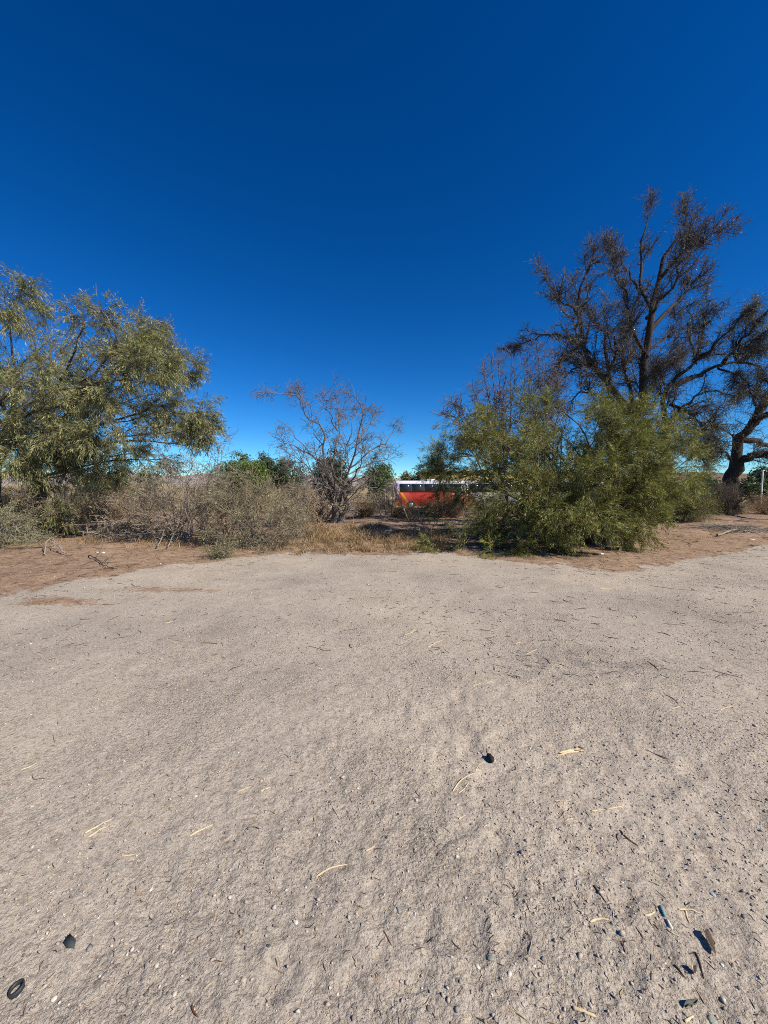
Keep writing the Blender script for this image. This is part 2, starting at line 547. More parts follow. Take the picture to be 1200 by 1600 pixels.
# hills on the horizon
def hill(name, label, x0, x1, D, depth, top, c, seed):
    nx, ny = 90, 14
    xs = np.linspace(x0, x1, nx); ys = np.linspace(0, 1, ny)
    X, Y = np.meshgrid(xs, ys)
    prof = np.interp(X, np.linspace(x0, x1, len(top)), top)
    prof = prof * (1 + .25 * vnoise(X / 60 + 3, Y * 1.0, seed) + .12 * vnoise(X / 22, Y * 2, seed + 1))
    Z = prof * np.sin(np.clip(Y * 1.0, 0, 1) * math.pi / 2) ** 1.1 * (1 + .25 * vnoise(X / 45, Y * 5, seed + 2)) - 2.5
    i = np.arange(nx * ny).reshape(ny, nx)
    q = np.stack([i[:-1, :-1], i[:-1, 1:], i[1:, 1:], i[1:, :-1]], -1).reshape(-1, 4)
    m, nt, p = new_mat('hill_' + str(seed))
    n = add_noise(nt, .02, 8, .65, objco(nt))
    nt.links.new(ramp(nt, n.outputs[0], [(.3, tuple(k * .7 for k in c)), (.7, c)]).outputs[0], p.inputs['Base Color'])
    p.inputs['Roughness'].default_value = 1; p.inputs['Specular IOR Level'].default_value = 0
    o = make(name, np.stack([X.ravel(), (D + Y * depth).ravel(), Z.ravel()], 1), q, m, smooth_shade=True)
    tag(o, label, kind='structure')

hill('hills', 'desert hills low on the horizon, haze put into their pale pinkish colour', -2600, 2600, 1200, 500,
     [52, 58, 55, 60, 52, 58, 48, 44, 46, 42, 34, 26, 22, 24, 20, 26, 24, 30, 34, 36, 40], (.38, .32, .29), 40)  # distance haze is mixed into the pale pinkish hill colour
hill('hills', 'darker brown rise of ground behind the buses', 20, 520, 320, 80, [0, 10, 14, 15, 16, 14, 13, 15], (.2, .15, .11), 50)


# ------------------------------------------------------------------ trees and shrubs
def poly(pts, D0, K=14, wig=.0):
    a = np.array([(p[0], p[1], p[2] if len(p) > 2 else 0.) for p in pts], float)
    P = at(a[:, 0], a[:, 1], D0 + a[:, 2])
    C = catmull(P, K)
    if wig:
        w = rng.standard_normal((K, 3)) * wig; w[0] = 0
        C = C + (w + np.roll(w, 1, 0)) / 2
    return C


def tree(name, label, cat, D0, trunks, limbs, levels, leaf=None, bark=(.1, .075, .06), twig=(.12, .09, .075),
         group=None, base=None, K=12, wig=.05, limb_name='limb', extra_leaf=None, lmat=None, tsides=9):
    """trunks / limbs: (pixel polyline with depth offsets, r0, r1). levels: kwargs for grow()."""
    t0 = poly(trunks[0][0], D0, K)
    org = t0[0].copy() if base is None else np.asarray(base, float)
    root = tag(empty(name, org), label, cat, group)
    allP, allR = [], []
    for k, (pts, r0, r1) in enumerate(trunks):
        P = poly(pts, D0, K, wig * .6)
        P[0, 2] = min(P[0, 2], h1(P[0, 0], P[0, 1]) - .06)
        s = np.linspace(0, 1, K)
        R = r0 + (r1 - r0) * s ** .8
        R[0] *= 1.5; R[1] *= 1.15
        V, F = tubes(P[None], R[None], tsides, .12)
        C = np.asarray(bark) * rng.uniform(.8, 1.2, (len(V), 1))
        make('trunk', V, F, M_BARK, root, C, True, org)
        allP.append(P); allR.append(R)
    LP, LR = [], []
    for (pts, r0, r1) in limbs:
        if name == 'bare_tree': r0 *= BARE_SCALE
        if name == 'mesquite_tree' and pts[-1][1] < 560:      # keep the crown low and spreading
            pts = [(p[0], 740 - (740 - p[1]) * LEFT_DROP if p[1] < 740 else p[1], p[2] if len(p) > 2 else 0) for p in pts]
        P = poly(pts, D0, K, wig)
        s = np.linspace(0, 1, K)
        R = r0 + (r1 - r0) * s ** .7
        V, F = tubes(P[None], R[None], 6, .08)
        C = np.asarray(bark) * rng.uniform(.8, 1.25, (len(V), 1))
        make(limb_name, V, F, M_BARK, root, C, True, org)
        LP.append(P); LR.append(R)
    P = np.stack(LP) if LP else np.stack(allP); R = np.stack(LR) if LR else np.stack(allR)
    bag = Bag(); lv = Bag()
    stacks = {0: (P, R)}
    for k, lev in enumerate(levels):
        lev = dict(lev); S = lev.pop('S', 4); src = lev.pop('src', k); tc = np.asarray(lev.pop('col', twig), float)
        sp_ = [stacks[q] for q in src] if isinstance(src, tuple) else [stacks[src]]
        P, R = grow(np.concatenate([q[0] for q in sp_]), np.concatenate([q[1] for q in sp_]), **lev)
        stacks[k + 1] = (P, R)
        V, F = tubes(P, R, S)
        n = len(P); c = tc * np.repeat(rng.uniform(.65, 1.4, (n, 1)), len(V) // n, 0)
        bag.add(V, F, c)
    if levels:
        tag(bag.build('twigs', M_TWIG, root, org), kind='stuff')
    for lf in ([leaf] if isinstance(leaf, dict) else (leaf or [])):
        lf = dict(lf); src = lf.pop('src', len(levels))
        V, q, C = leaves(stacks[src][0], **lf)
        V[:, 2] = np.maximum(V[:, 2], H(V[:, 0], V[:, 1]) + .006)
        lv.add(V, np.arange(len(V)).reshape(-1, 3), C)
    if leaf:
        tag(lv.build('crown', lmat or M_LEAF, root, org), kind='stuff')
    return root


OLIVE = [(.225, .228, .094), (.182, .196, .086), (.28, .26, .108), (.145, .17, .085), (.34, .29, .135), (.165, .18, .08)]
GREENS = [(.185, .190, .050), (.14, .16, .046), (.25, .23, .062), (.105, .132, .046), (.33, .28, .085), (.15, .165, .05)]

# --- the tall green mesquite at the left
LT = 13.0
LEFT_DROP = .88
tree('mesquite_tree', 'tall feathery olive-green tree at the left with arching limbs and dark trunk', 'tree', LT,
     [([(63, 832, 0), (60, 800, 0), (60, 770, 0), (57, 735, 0), (48, 700, .2)], .2, .15),
      ([(-30, 835, .6), (-20, 780, .6), (-8, 730, .5), (10, 690, .4), (30, 640, .3)], .26, .15)],
     [([(56, 740, 0), (30, 690, -.3), (8, 630, -.8), (-25, 560, -1.2), (-50, 490, -1.4)], .10, .02),
      ([(55, 735), (74, 660, .4), (66, 590, .8), (56, 520, 1.), (44, 448, 1.2)], .09, .008),
      ([(60, 730), (100, 650, -.6), (140, 580, -1.), (180, 515, -1.2), (170, 470, -1.2), (152, 430, -1.2)], .08, .005),
      ([(72, 700), (130, 640, .5), (190, 600, .8), (240, 585, 1.), (298, 580, 1.2)], .07, .005),
      ([(78, 690), (140, 668, -.7), (200, 648, -1.3), (260, 644, -1.6), (316, 655, -1.8)], .07, .005),
      ([(100, 705), (170, 690, .3), (230, 690, .2), (278, 690, 0), (310, 702, 0)], .06, .005),
      ([(88, 660), (150, 590, 1.2), (200, 538, 1.5), (240, 508, 1.6), (288, 512, 1.8)], .06, .005),
      ([(72, 640), (98, 570, -.8), (122, 510, -1.3), (132, 472, -1.4), (108, 458, -1.4)], .06, .006),
      ([(10, 690), (22, 590, -1.3), (14, 500, -1.8), (6, 422, -2.)], .07, .006),
      ([(50, 640), (76, 570, 1.7), (74, 505, 2.2), (46, 445, 2.3)], .06, .006),
      ([(60, 745), (120, 728, -.6), (185, 724, -1.2), (250, 716, -1.5), (285, 724, -1.6)], .05, .005),
      ([(40, 735), (5, 742, -.8), (-25, 768, -1.3), (-40, 800, -1.6)], .05, .006),
      ([(52, 720), (96, 690, 1.2), (150, 650, 2.2), (216, 620, 2.6), (268, 618, 2.8)], .06, .005),
      ([(30, 640), (60, 610, -1.2), (110, 590, -1.8), (175, 565, -2.2), (240, 548, -2.4)], .06, .005),
      ([(0, 700), (30, 650, -1.6), (80, 640, -2.2), (135, 640, -2.6), (190, 660, -2.8)], .06, .005),
      ([(10, 690), (-30, 620, .8), (-80, 570, 1.), (-120, 520, 1.2)], .08, .01),
      ([(0, 710), (-50, 670, -.4), (-110, 660, -.8), (-160, 660, -1)], .08, .01),
      ([(40, 690), (20, 600, 1.5), (40, 540, 2.3), (92, 490, 2.6)], .06, .006),
      ([(70, 690), (120, 620, .1), (170, 560, 0), (212, 530, .2)], .05, .006),
      ([(120, 650), (180, 570, .2), (214, 520, .4), (238, 490, .4)], .04, .005),
      ([(20, 700), (40, 676, -1.6), (75, 676, -2.4), (115, 700, -2.8)], .05, .005),
      ([(30, 690), (60, 704, -1.4), (100, 716, -2.), (150, 742, -2.2)], .05, .005),
      ([(-5, 720), (10, 710, -1.8), (30, 708, -2.4), (56, 735, -2.6)], .05, .006),
      ([(0, 700), (-10, 660, -2.), (20, 610, -2.8), (60, 590, -3.)], .06, .006),
      ([(60, 690), (120, 695, -1.8), (180, 686, -2.2), (262, 676, -2.4), (300, 684, -2.4)], .05, .005),
      ([(70, 680), (130, 610, -2.), (180, 596, -2.4), (262, 606, -2.6)], .05, .005),
      ([(100, 640), (170, 625, 1.6), (220, 645, 2.0), (282, 662, 2.2)], .05, .005),
      ([(90, 720), (150, 708, -1.2), (215, 712, -1.6), (262, 735, -1.7)], .04, .005),
      ([(60, 745), (100, 742, .6), (150, 735, 1.), (205, 745, 1.2)], .04, .005),
      ([(20, 740), (40, 745, -1.4), (70, 755, -2.), (95, 778, -2.2)], .035, .005),
      ([(60, 650), (110, 600, 1.), (150, 540, 1.4), (178, 520, 1.6)], .05, .005),
      ([(150, 600, -1.2), (200, 560, -1.6), (240, 556, -1.8), (275, 562, -1.9)], .02, .003),
      ([(160, 640, 1.), (220, 600, 1.2), (262, 588, 1.3), (304, 584, 1.4)], .02, .003),
      ([(180, 660, -1.), (240, 650, -1.3), (290, 648, -1.5), (322, 662, -1.6)], .02, .003),
      ([(150, 560, .6), (190, 520, .9), (225, 500, 1.), (252, 502, 1.1)], .02, .003)],
     [dict(n=4, length=(.8, 1.9), ang=(22, 55), K=12, r=(.026, .005), wig=.12, trop=(.05, 0, -.12), t0=.2, taper_len=.72, S=4),
      dict(n=8.5, length=(.4, 1.0), ang=(22, 70), K=5, r=(.010, .004), wig=.16, trop=(.03, 0, 0), t0=.1, taper_len=.66, S=3, src=(0, 1)),
      dict(n=6, length=(.3, .85), ang=(20, 60), K=3, r=(.006, .003), wig=.16, trop=(.03, 0, -.25), t0=.1, S=3, col=(.17, .145, .105)),
      dict(n=14, length=(.3, .9), ang=(25, 80), K=3, r=(.009, .003), wig=.2, t0=.05, S=3, src=0, col=(.24, .21, .17))],
     [dict(n=23, size=.115, width=.023, droop=.45, along=.75, spread=.75, jitter=.03, cols=OLIVE, clump=.33, src=3),
      dict(n=9, size=.11, width=.023, droop=.45, along=.75, spread=.75, jitter=.03, cols=OLIVE, clump=.22, src=2)],
     bark=(.085, .07, .058), twig=(.17, .145, .115), wig=.06)

# --- the green bush in front right
RB = 10.8
bush_l = [([(905, 845, -.5), (830, 770, .2), (760, 742, .5), (700, 738, .7), (668, 746, .8)], .03, .004),
          ([(905, 845, -.5), (840, 760, .9), (780, 728, 1.3), (735, 728, 1.5), (700, 738, 1.6)], .03, .004),
          ([(905, 848, -.7), (850, 815, -1.0), (790, 818, -1.3), (730, 845, -1.5), (680, 866, -1.8)], .035, .005),
          ([(905, 848, -.7), (855, 830, -1.2), (815, 848, -1.7), (780, 866, -2.)], .03, .005),
          ([(915, 845, -.6), (850, 770, .3), (770, 742, .8), (710, 748, 1.), (662, 768, 1.1)], .04, .005),
          ([(910, 845, -.6), (830, 790, .6), (750, 765, 1.2), (690, 775, 1.5), (655, 792, 1.6)], .04, .005),
          ([(915, 845, -.6), (845, 760, .6), (760, 715, 1.), (700, 716, 1.2), (668, 724, 1.2)], .04, .005),
          ([(915, 845, -.6), (840, 740, 1.), (770, 690, 1.6), (715, 668, 1.8), (684, 662, 1.9)], .04, .005),
          ([(935, 845, -.6), (960, 760, 1.4), (985, 690, 2.), (1000, 640, 2.2)], .04, .006),
          ([(940, 845, -.6), (990, 750, 1.2), (1040, 690, 1.8), (1060, 655, 2.)], .04, .006),
          ([(940, 845, -.6), (1000, 760, .8), (1050, 735, 1.3), (1085, 712, 1.5)], .04, .006),
          ([(930, 845, -.6), (915, 730, 1.4), (860, 660, 2.), (800, 634, 2.2)], .04, .006),
          ([(930, 850, -.9), (915, 790, -.6), (880, 720, -.4), (830, 670, -.4), (772, 640, -.3)], .05, .008),
          ([(925, 850, -.9), (900, 780, -.2), (850, 730, .2), (780, 700, .5), (690, 678, .6)], .05, .006),
          ([(920, 850, -.9), (880, 790, -.6), (810, 750, -.5), (750, 718, -.4), (700, 700, -.2)], .05, .006),
          ([(935, 850, -.9), (930, 770, -.2), (925, 700, .2), (900, 660, .4), (870, 632, .5)], .055, .008),
          ([(938, 850, -.9), (950, 770, .3), (960, 700, .8), (950, 660, 1.), (938, 640, 1.1)], .055, .008),
          ([(940, 850, -.9), (970, 770, .2), (1000, 710, .6), (1020, 670, .9), (1032, 640, 1.)], .05, .008),
          ([(945, 850, -.9), (985, 770, .2), (1030, 720, .5), (1060, 690, .7), (1078, 680, .8)], .045, .006),
          ([(945, 850, -.9), (985, 790, -.1), (1025, 765, .1), (1062, 755, .2)], .04, .006),
          ([(905, 850, -.6), (860, 800, -.9), (800, 806, -1.2), (745, 830, -1.4), (690, 858, -1.6)], .045, .005),
          ([(905, 850, -.6), (860, 810, -1.1), (818, 830, -1.6), (800, 858, -1.9)], .04, .005),
          ([(900, 850, -.6), (850, 800, -.4), (790, 790, -.3), (740, 806, -.4), (705, 840, -.5)], .04, .005),
          ([(915, 850, -.8), (890, 800, -1.3), (850, 770, -1.7), (830, 740, -1.9)], .04, .006),
          ([(925, 850, -.9), (915, 800, -1.5), (905, 750, -1.9), (890, 700, -2.)], .04, .006),
          ([(935, 850, -.9), (955, 790, -1.3), (965, 740, -1.5), (975, 690, -1.4)], .04, .006),
          ([(940, 850, -.9), (970, 800, -1.2), (1000, 780, -1.3), (1015, 790, -1.3)], .035, .006),
          ([(920, 850, -.5), (890, 780, .6), (850, 700, 1.3), (820, 650, 1.6)], .05, .006),
          ([(925, 850, -.5), (930, 780, 1.0), (990, 700, 1.8), (1010, 660, 2.)], .05, .006),
          ([(905, 850, -.6), (870, 770, .5), (790, 720, 1.2), (720, 660, 1.6)], .045, .006),
          ([(925, 850, -.9), (900, 815, -1.6), (880, 810, -1.8), (868, 835, -1.9)], .03, .005),
          ([(925, 850, -.9), (860, 760, -1.1), (800, 700, -1.3), (740, 672, -1.2)], .04, .006),
          ([(915, 845, -1.), (890, 830, -1.7), (870, 800, -2.), (855, 790, -2.2)], .03, .005),
          ([(935, 840, -1.), (930, 800, -1.9), (935, 760, -2.2), (945, 730, -2.2)], .03, .005),
          ([(900, 845, -.8), (850, 815, -1.6), (820, 790, -2.), (800, 770, -2.2)], .03, .005),
          ([(905, 845, -.5), (840, 830, .2), (790, 825, .2), (750, 845, 0)], .03, .005),
          ([(905, 850, -.6), (840, 780, .2), (780, 752, .3), (715, 735, .4), (676, 722, .5)], .04, .005)]
for (tx, ty, dd) in ((860, 845, -2.1), (885, 852, -2.2), (905, 838, -2.2), (965, 830, -1.9), (985, 815, -1.6), (930, 815, -2.3), (842, 826, -2.3), (1000, 800, -1.0), (1030, 790, -.4)):
    bush_l.append(([(915, 835, -.8), (915 + (tx - 915) * .4, 790, -.8 + (dd + .8) * .5), (915 + (tx - 915) * .8, 800, dd * .9), (tx, ty, dd)], .022, .004))
for (tx, ty, dd) in ((1000, 640, -.4), (1030, 655, 0), (1058, 676, .3), (1078, 700, .4), (1052, 722, -.4), (1020, 700, -1.), (985, 660, -1.1), (1066, 748, .3), (965, 642, -.6), (1010, 735, -1.3), (1040, 690, .8), (990, 690, .6)):
    bush_l.append(([(935, 838, -.6), (940 + (tx - 940) * .35, 838 + (ty - 838) * .45, dd * .5), (940 + (tx - 940) * .72, 838 + (ty - 838) * .8, dd * .85), (tx, ty, dd)], .03, .005))
for k in range(26):
    th = math.pi * (-.12 + 1.2 * (k + rng.uniform(-.4, .4)) / 25.); q = 1.0 if k % 3 else .62
    tx, ty = 874 + 184 * q * math.cos(th), 738 - 100 * q * math.sin(th)
    dd = rng.uniform(-1.9, 1.7) * (1.15 - .35 * q)
    bx = 915 + rng.uniform(-70, 45)
    bush_l.append(([(bx, 838, -.2 + rng.uniform(-.5, .5)), (bx + (tx - bx) * .3 + rng.uniform(-12, 12), 846 + (ty - 846) * .45, dd * .4),
                    (bx + (tx - bx) * .7 + rng.uniform(-10, 10), 846 + (ty - 846) * .82, dd * .8), (tx, ty, dd)], .032, .005))
tree('mesquite_bush', 'big feathery green bush at the edge of the sand, branches drooping to the ground', 'bush', RB,
     [([(942, 853, -1.), (948, 830, -1.), (955, 805, -1.), (958, 785, -1.)], .045, .03),
      ([(930, 853, -1.), (930, 835, -1.), (926, 810, -1.), (918, 790, -1.)], .05, .035),
      ([(900, 853, -.8), (898, 835, -.9), (890, 815, -1.), (880, 800, -1.)], .04, .03)],
     bush_l,
     [dict(n=2.2, length=(.6, 1.4), ang=(20, 50), K=12, r=(.018, .005), wig=.08, trop=(-.02, -.03, .04), t0=.25, taper_len=.55, S=4),
      dict(n=8, length=(.35, .9), ang=(20, 60), K=4, r=(.008, .003), wig=.13, trop=(-.02, -.02, 0), t0=.15, taper_len=.6, S=3, src=(0, 1)),
      dict(n=5.5, length=(.2, .6), ang=(18, 50), K=3, r=(.004, .002), wig=.14, trop=(0, 0, -.25), t0=.08, S=3, col=(.14, .13, .06))],
     [dict(n=26, size=.078, width=.016, droop=.26, along=.95, spread=.7, jitter=.02, cols=GREENS, clump=.36, src=3),
      dict(n=10, size=.07, width=.016, droop=.28, along=.75, spread=.8, jitter=.03, cols=GREENS, clump=.3, src=2)],
     bark=(.16, .13, .10), twig=(.15, .13, .085), wig=.05)

# --- the tall half-dead tree behind it
BT = 17.0
DARK = (.046, .038, .034)
big_limbs = [
    ([(1002, 660), (1008, 590, 0), (1012, 520, -.2), (1013, 480, -.3), (1030, 430, -.4), (1052, 380, -.5), (1068, 345, -.6), (1080, 318, -.6)], .26, .02),
    ([(1012, 520), (1045, 482, .7), (1070, 455, 1.2), (1086, 432, 1.5), (1106, 410, 1.8)], .14, .010),
    ([(1024, 450), (1050, 410, -1.), (1080, 382, -1.5), (1100, 372, -1.8), (1118, 362, -2.)], .11, .008),
    ([(1012, 480), (1002, 440, .6), (1000, 400, .9), (1007, 365, 1.), (1018, 318, 1.)], .11, .012),
    ([(1003, 450, .4), (985, 430, -.2), (968, 412, -.6), (956, 382, -.8)], .07, .01),
    ([(1010, 560), (985, 505, -.8), (978, 460, -1.2), (968, 430, -1.3), (955, 408, -1.3)], .09, .01),
    ([(1002, 690), (975, 632, -.3), (948, 590, -.5), (926, 560, -.7), (908, 520, -.9), (903, 480, -1.), (915, 440, -1.), (927, 384, -1.)], .24, .015),
    ([(906, 510, -.9), (890, 480, -1.4), (868, 462, -1.8), (848, 428, -2.1)], .09, .012),
    ([(920, 550, -.7), (892, 532, -.3), (862, 524, 0), (835, 528, .2), (812, 545, .4)], .10, .01),
    ([(930, 568, -.6), (905, 552, -1.2), (880, 556, -1.6), (864, 580, -1.9), (850, 600, -2.)], .10, .01),
    ([(940, 585, -.5), (912, 575, 0), (885, 585, .5), (862, 608, .8)], .08, .01),
    ([(950, 595, -.5), (944, 545, .3), (928, 505, .8), (905, 470, 1.), (893, 440, 1.)], .11, .01),
    ([(975, 640, -.3), (940, 618, -1.), (900, 618, -1.4), (862, 642, -1.7)], .08, .012),
    ([(990, 650), (978, 590, .6), (968, 545, .9), (985, 505, 1.), (992, 470, 1.)], .12, .012),
    ([(1013, 500), (1030, 470, -1.3), (1058, 440, -2.), (1070, 405, -2.3), (1078, 372, -2.4)], .09, .01),
    ([(948, 592, -.5), (962, 548, -1.4), (955, 512, -1.9), (962, 480, -2.)], .08, .01),
    ([(1008, 605), (1030, 590, -.9), (1048, 572, -1.4), (1062, 560, -1.6)], .05, .008),
    ([(1006, 625), (990, 600, -.9), (976, 572, -1.4), (978, 548, -1.6)], .06, .008),
    ([(1012, 550), (1034, 535, .6), (1052, 522, 1.), (1064, 500, 1.2)], .05, .008),
    ([(1004, 650), (1024, 628, -.9), (1036, 600, -1.3), (1034, 575, -1.5)], .05, .008),
    ([(1010, 570), (996, 545, .7), (998, 515, 1.1), (990, 495, 1.3)], .05, .008)]
big_limbs = [(a, b * .78, c) for a, b, c in big_limbs]
tree('dead_tree', 'tall gaunt tree behind the green bush, nearly leafless with clotted dark twigs', 'tree', BT,
     [([(1014, 815), (1010, 770), (1006, 720), (1003, 680), (1002, 655)], .34, .24)],
     big_limbs,
     [dict(n=10, length=(.9, 2.5), ang=(18, 50), K=12, r=(.045, .007), wig=.11, trop=(0, 0, .55), t0=.08, taper_len=.7, S=4),
      dict(n=14, length=(.25, .95), ang=(20, 60), K=4, r=(.012, .006), wig=.18, trop=(0, 0, .25), t0=.03, taper_len=.6, S=3, src=(0, 1)),
      dict(n=3, length=(.12, .4), ang=(25, 80), K=3, r=(.008, .005), wig=.3, trop=(0, 0, 0), t0=.1, S=3),
      dict(n=22, length=(.18, .6), ang=(45, 125), K=3, r=(.009, .005), wig=.35, trop=(0, 0, -.6), t0=.04, S=3, src=(0, 1), taper_len=.55)],
     [dict(n=.5, size=.1, width=.035, droop=.6, jitter=.06, cols=[(.15, .15, .085), (.11, .11, .07), (.18, .16, .10)], clump=.4, src=3)],
     bark=DARK, twig=(.095, .084, .082), wig=.13, tsides=12)

tree('leaning_tree', 'dark grey-green tree leaning right beside the tall gaunt tree', 'tree', 18.6,
     [([(1030, 808), (1032, 760), (1036, 715), (1040, 690)], .3, .22)],
     [([(1038, 695), (1045, 640), (1055, 600, -.2), (1085, 565, -.4), (1100, 520, -.5), (1112, 468, -.6)], .16, .012),
      ([(1052, 606), (1090, 585, .8), (1130, 570, 1.3), (1165, 560, 1.6), (1215, 545, 2.)], .15, .02),
      ([(1080, 566), (1112, 545, -1.2), (1140, 515, -1.8), (1168, 485, -2.2)], .09, .01),
      ([(1130, 570, 1.3), (1160, 535, .2), (1185, 505, -.4), (1205, 480, -.8)], .08, .01),
      ([(1048, 630), (1075, 640, -.9), (1088, 665, -1.3), (1085, 700, -1.5)], .08, .02),
      ([(1050, 620), (1020, 600, .6), (1045, 560, 1.2), (1062, 530, 1.5)], .07, .01),
      ([(1042, 660), (1075, 625, 1.0), (1120, 610, 1.8), (1150, 620, 2.2)], .09, .012),
      ([(1085, 565), (1075, 530, .7), (1082, 495, 1.), (1076, 470, 1.)], .07, .01),
      ([(1040, 680), (1065, 690, -.4), (1090, 690, -.9), (1105, 705, -1.2)], .07, .01),
      ([(1150, 562, 1.5), (1180, 580, .6), (1195, 600, 0), (1210, 590, -.4)], .08, .01),
      ([(1120, 575, 1.2), (1150, 590, 0), (1175, 610, -.8), (1192, 640, -1.2)], .06, .01),
      ([(1060, 650, .4), (1095, 655, -.4), (1118, 680, -1.), (1122, 715, -1.2)], .06, .01),
      ([(1130, 570, 1.3), (1150, 545, .3), (1172, 540, -.5), (1200, 528, -1.)], .07, .01)],
     [dict(n=9, length=(1.0, 2.5), ang=(18, 55), K=12, r=(.035, .007), wig=.13, trop=(.12, 0, .25), t0=.06, taper_len=.65, S=4),
      dict(n=9, length=(.3, 1.0), ang=(20, 65), K=4, r=(.012, .005), wig=.22, trop=(.05, 0, .1), t0=.05, S=3, src=(0, 1)),
      dict(n=3.5, length=(.15, .5), ang=(25, 85), K=3, r=(.007, .004), wig=.3, trop=(0, 0, -.1), t0=.05, S=3),
      dict(n=42, length=(.25, .8), ang=(45, 125), K=3, r=(.008, .005), wig=.35, trop=(0, 0, -.9), t0=.1, S=3, src=(0, 1), taper_len=.3)],
     [dict(n=3.4, size=.11, width=.032, droop=.4, jitter=.05, cols=[(.15, .16, .085), (.11, .125, .07), (.18, .175, .105)], clump=.5, src=3)],
     bark=DARK, twig=(.085, .078, .076), wig=.15)

tree('forked_tree', 'thick-trunked dark tree forking at the right edge, heavy limbs reaching out of view', 'tree', 20.0,
     [([(1136, 806), (1138, 780), (1142, 755), (1150, 722)], .46, .28)],
     [([(1148, 735), (1158, 690, -.2), (1178, 655, -.4), (1198, 622, -.6), (1235, 580, -.8)], .26, .13),
      ([(1152, 720), (1172, 714, -.6), (1195, 708, -1.), (1240, 712, -1.6)], .22, .13),
      ([(1160, 690), (1180, 690, .4), (1200, 698, .7), (1240, 700, 1.)], .16, .1),
      ([(1170, 668), (1190, 652, -.8), (1215, 640, -1.4), (1260, 625, -2.)], .17, .09),
      ([(1182, 650), (1178, 625, .5), (1166, 605, .9), (1150, 590, 1.2)], .08, .02),
      ([(1150, 725), (1128, 705, -.3), (1112, 712, -.8), (1095, 735, -1.)], .09, .015),
      ([(1152, 715), (1146, 690, -.4), (1128, 672, -.8), (1110, 660, -1.2)], .06, .01),
      ([(1235, 580, -.8), (1270, 530, -3), (1290, 470, -4.5), (1330, 430, -5.5)], .16, .04),
      ([(1260, 625, -2), (1330, 580, -4), (1420, 520, -5.5), (1500, 470, -6)], .14, .04),
      ([(1240, 712, -1.6), (1330, 690, -4), (1440, 640, -6), (1560, 600, -7)], .13, .04),
      ([(1260, 625, -2), (1310, 600, -5), (1420, 590, -7), (1600, 560, -8)], .12, .03)],
     [dict(n=17, length=(.6, 1.7), ang=(25, 80), K=7, r=(.022, .006), wig=.22, trop=(0, 0, .05), t0=.25, taper_len=.4, S=4),
      dict(n=13, length=(.25, .8), ang=(25, 85), K=4, r=(.009, .004), wig=.26, trop=(0, 0, -.1), t0=.1, S=3)],
     [dict(n=3.2, size=.1, width=.034, droop=.4, jitter=.05, cols=[(.09, .10, .055), (.075, .085, .05)], clump=.4)],
     bark=DARK, twig=(.10, .08, .07), wig=.09, tsides=12)

# --- upright dead shrubs behind the green bush
for (lab, D, bx, tips) in (
        ('upright leafless grey shrub showing above the left part of the green bush', 14.2, 792,
         [(700, 650), (712, 628), (738, 612), (756, 574), (768, 556), (780, 550), (796, 558), (805, 580), (760, 600), (785, 590)]),
        ('upright leafless grey shrub between the green bush and the gaunt tree', 14.6, 850,
         [(812, 560), (824, 544), (838, 540), (852, 546), (864, 552), (872, 590), (830, 580), (858, 590), (845, 570)])):
    lims = []
    for k, (tx, ty) in enumerate(tips):
        dd = rng.uniform(-1.1, 1.1)
        lims.append(([(bx + rng.uniform(-6, 6), 805), (bx + (tx - bx) * .35 + rng.uniform(-8, 8), 730, dd * .4),
                      (bx + (tx - bx) * .75 + rng.uniform(-6, 6), 655, dd * .8), (tx, ty, dd)], .045, .006))
    tree('leafless_shrub', lab, 'shrub', D, [([(bx, 808), (bx, 795), (bx + 2, 780)], .12, .08)], lims,
         [dict(n=22, length=(.5, 1.4), ang=(10, 45), K=5, r=(.014, .006), wig=.16, trop=(0, 0, .35), t0=.3, taper_len=.5, S=3),
          dict(n=11, length=(.15, .55), ang=(25, 75), K=3, r=(.008, .005), wig=.25, t0=.05, S=3)],
         bark=(.11, .09, .085), twig=(.15, .125, .12), limb_name='stem', wig=.07)

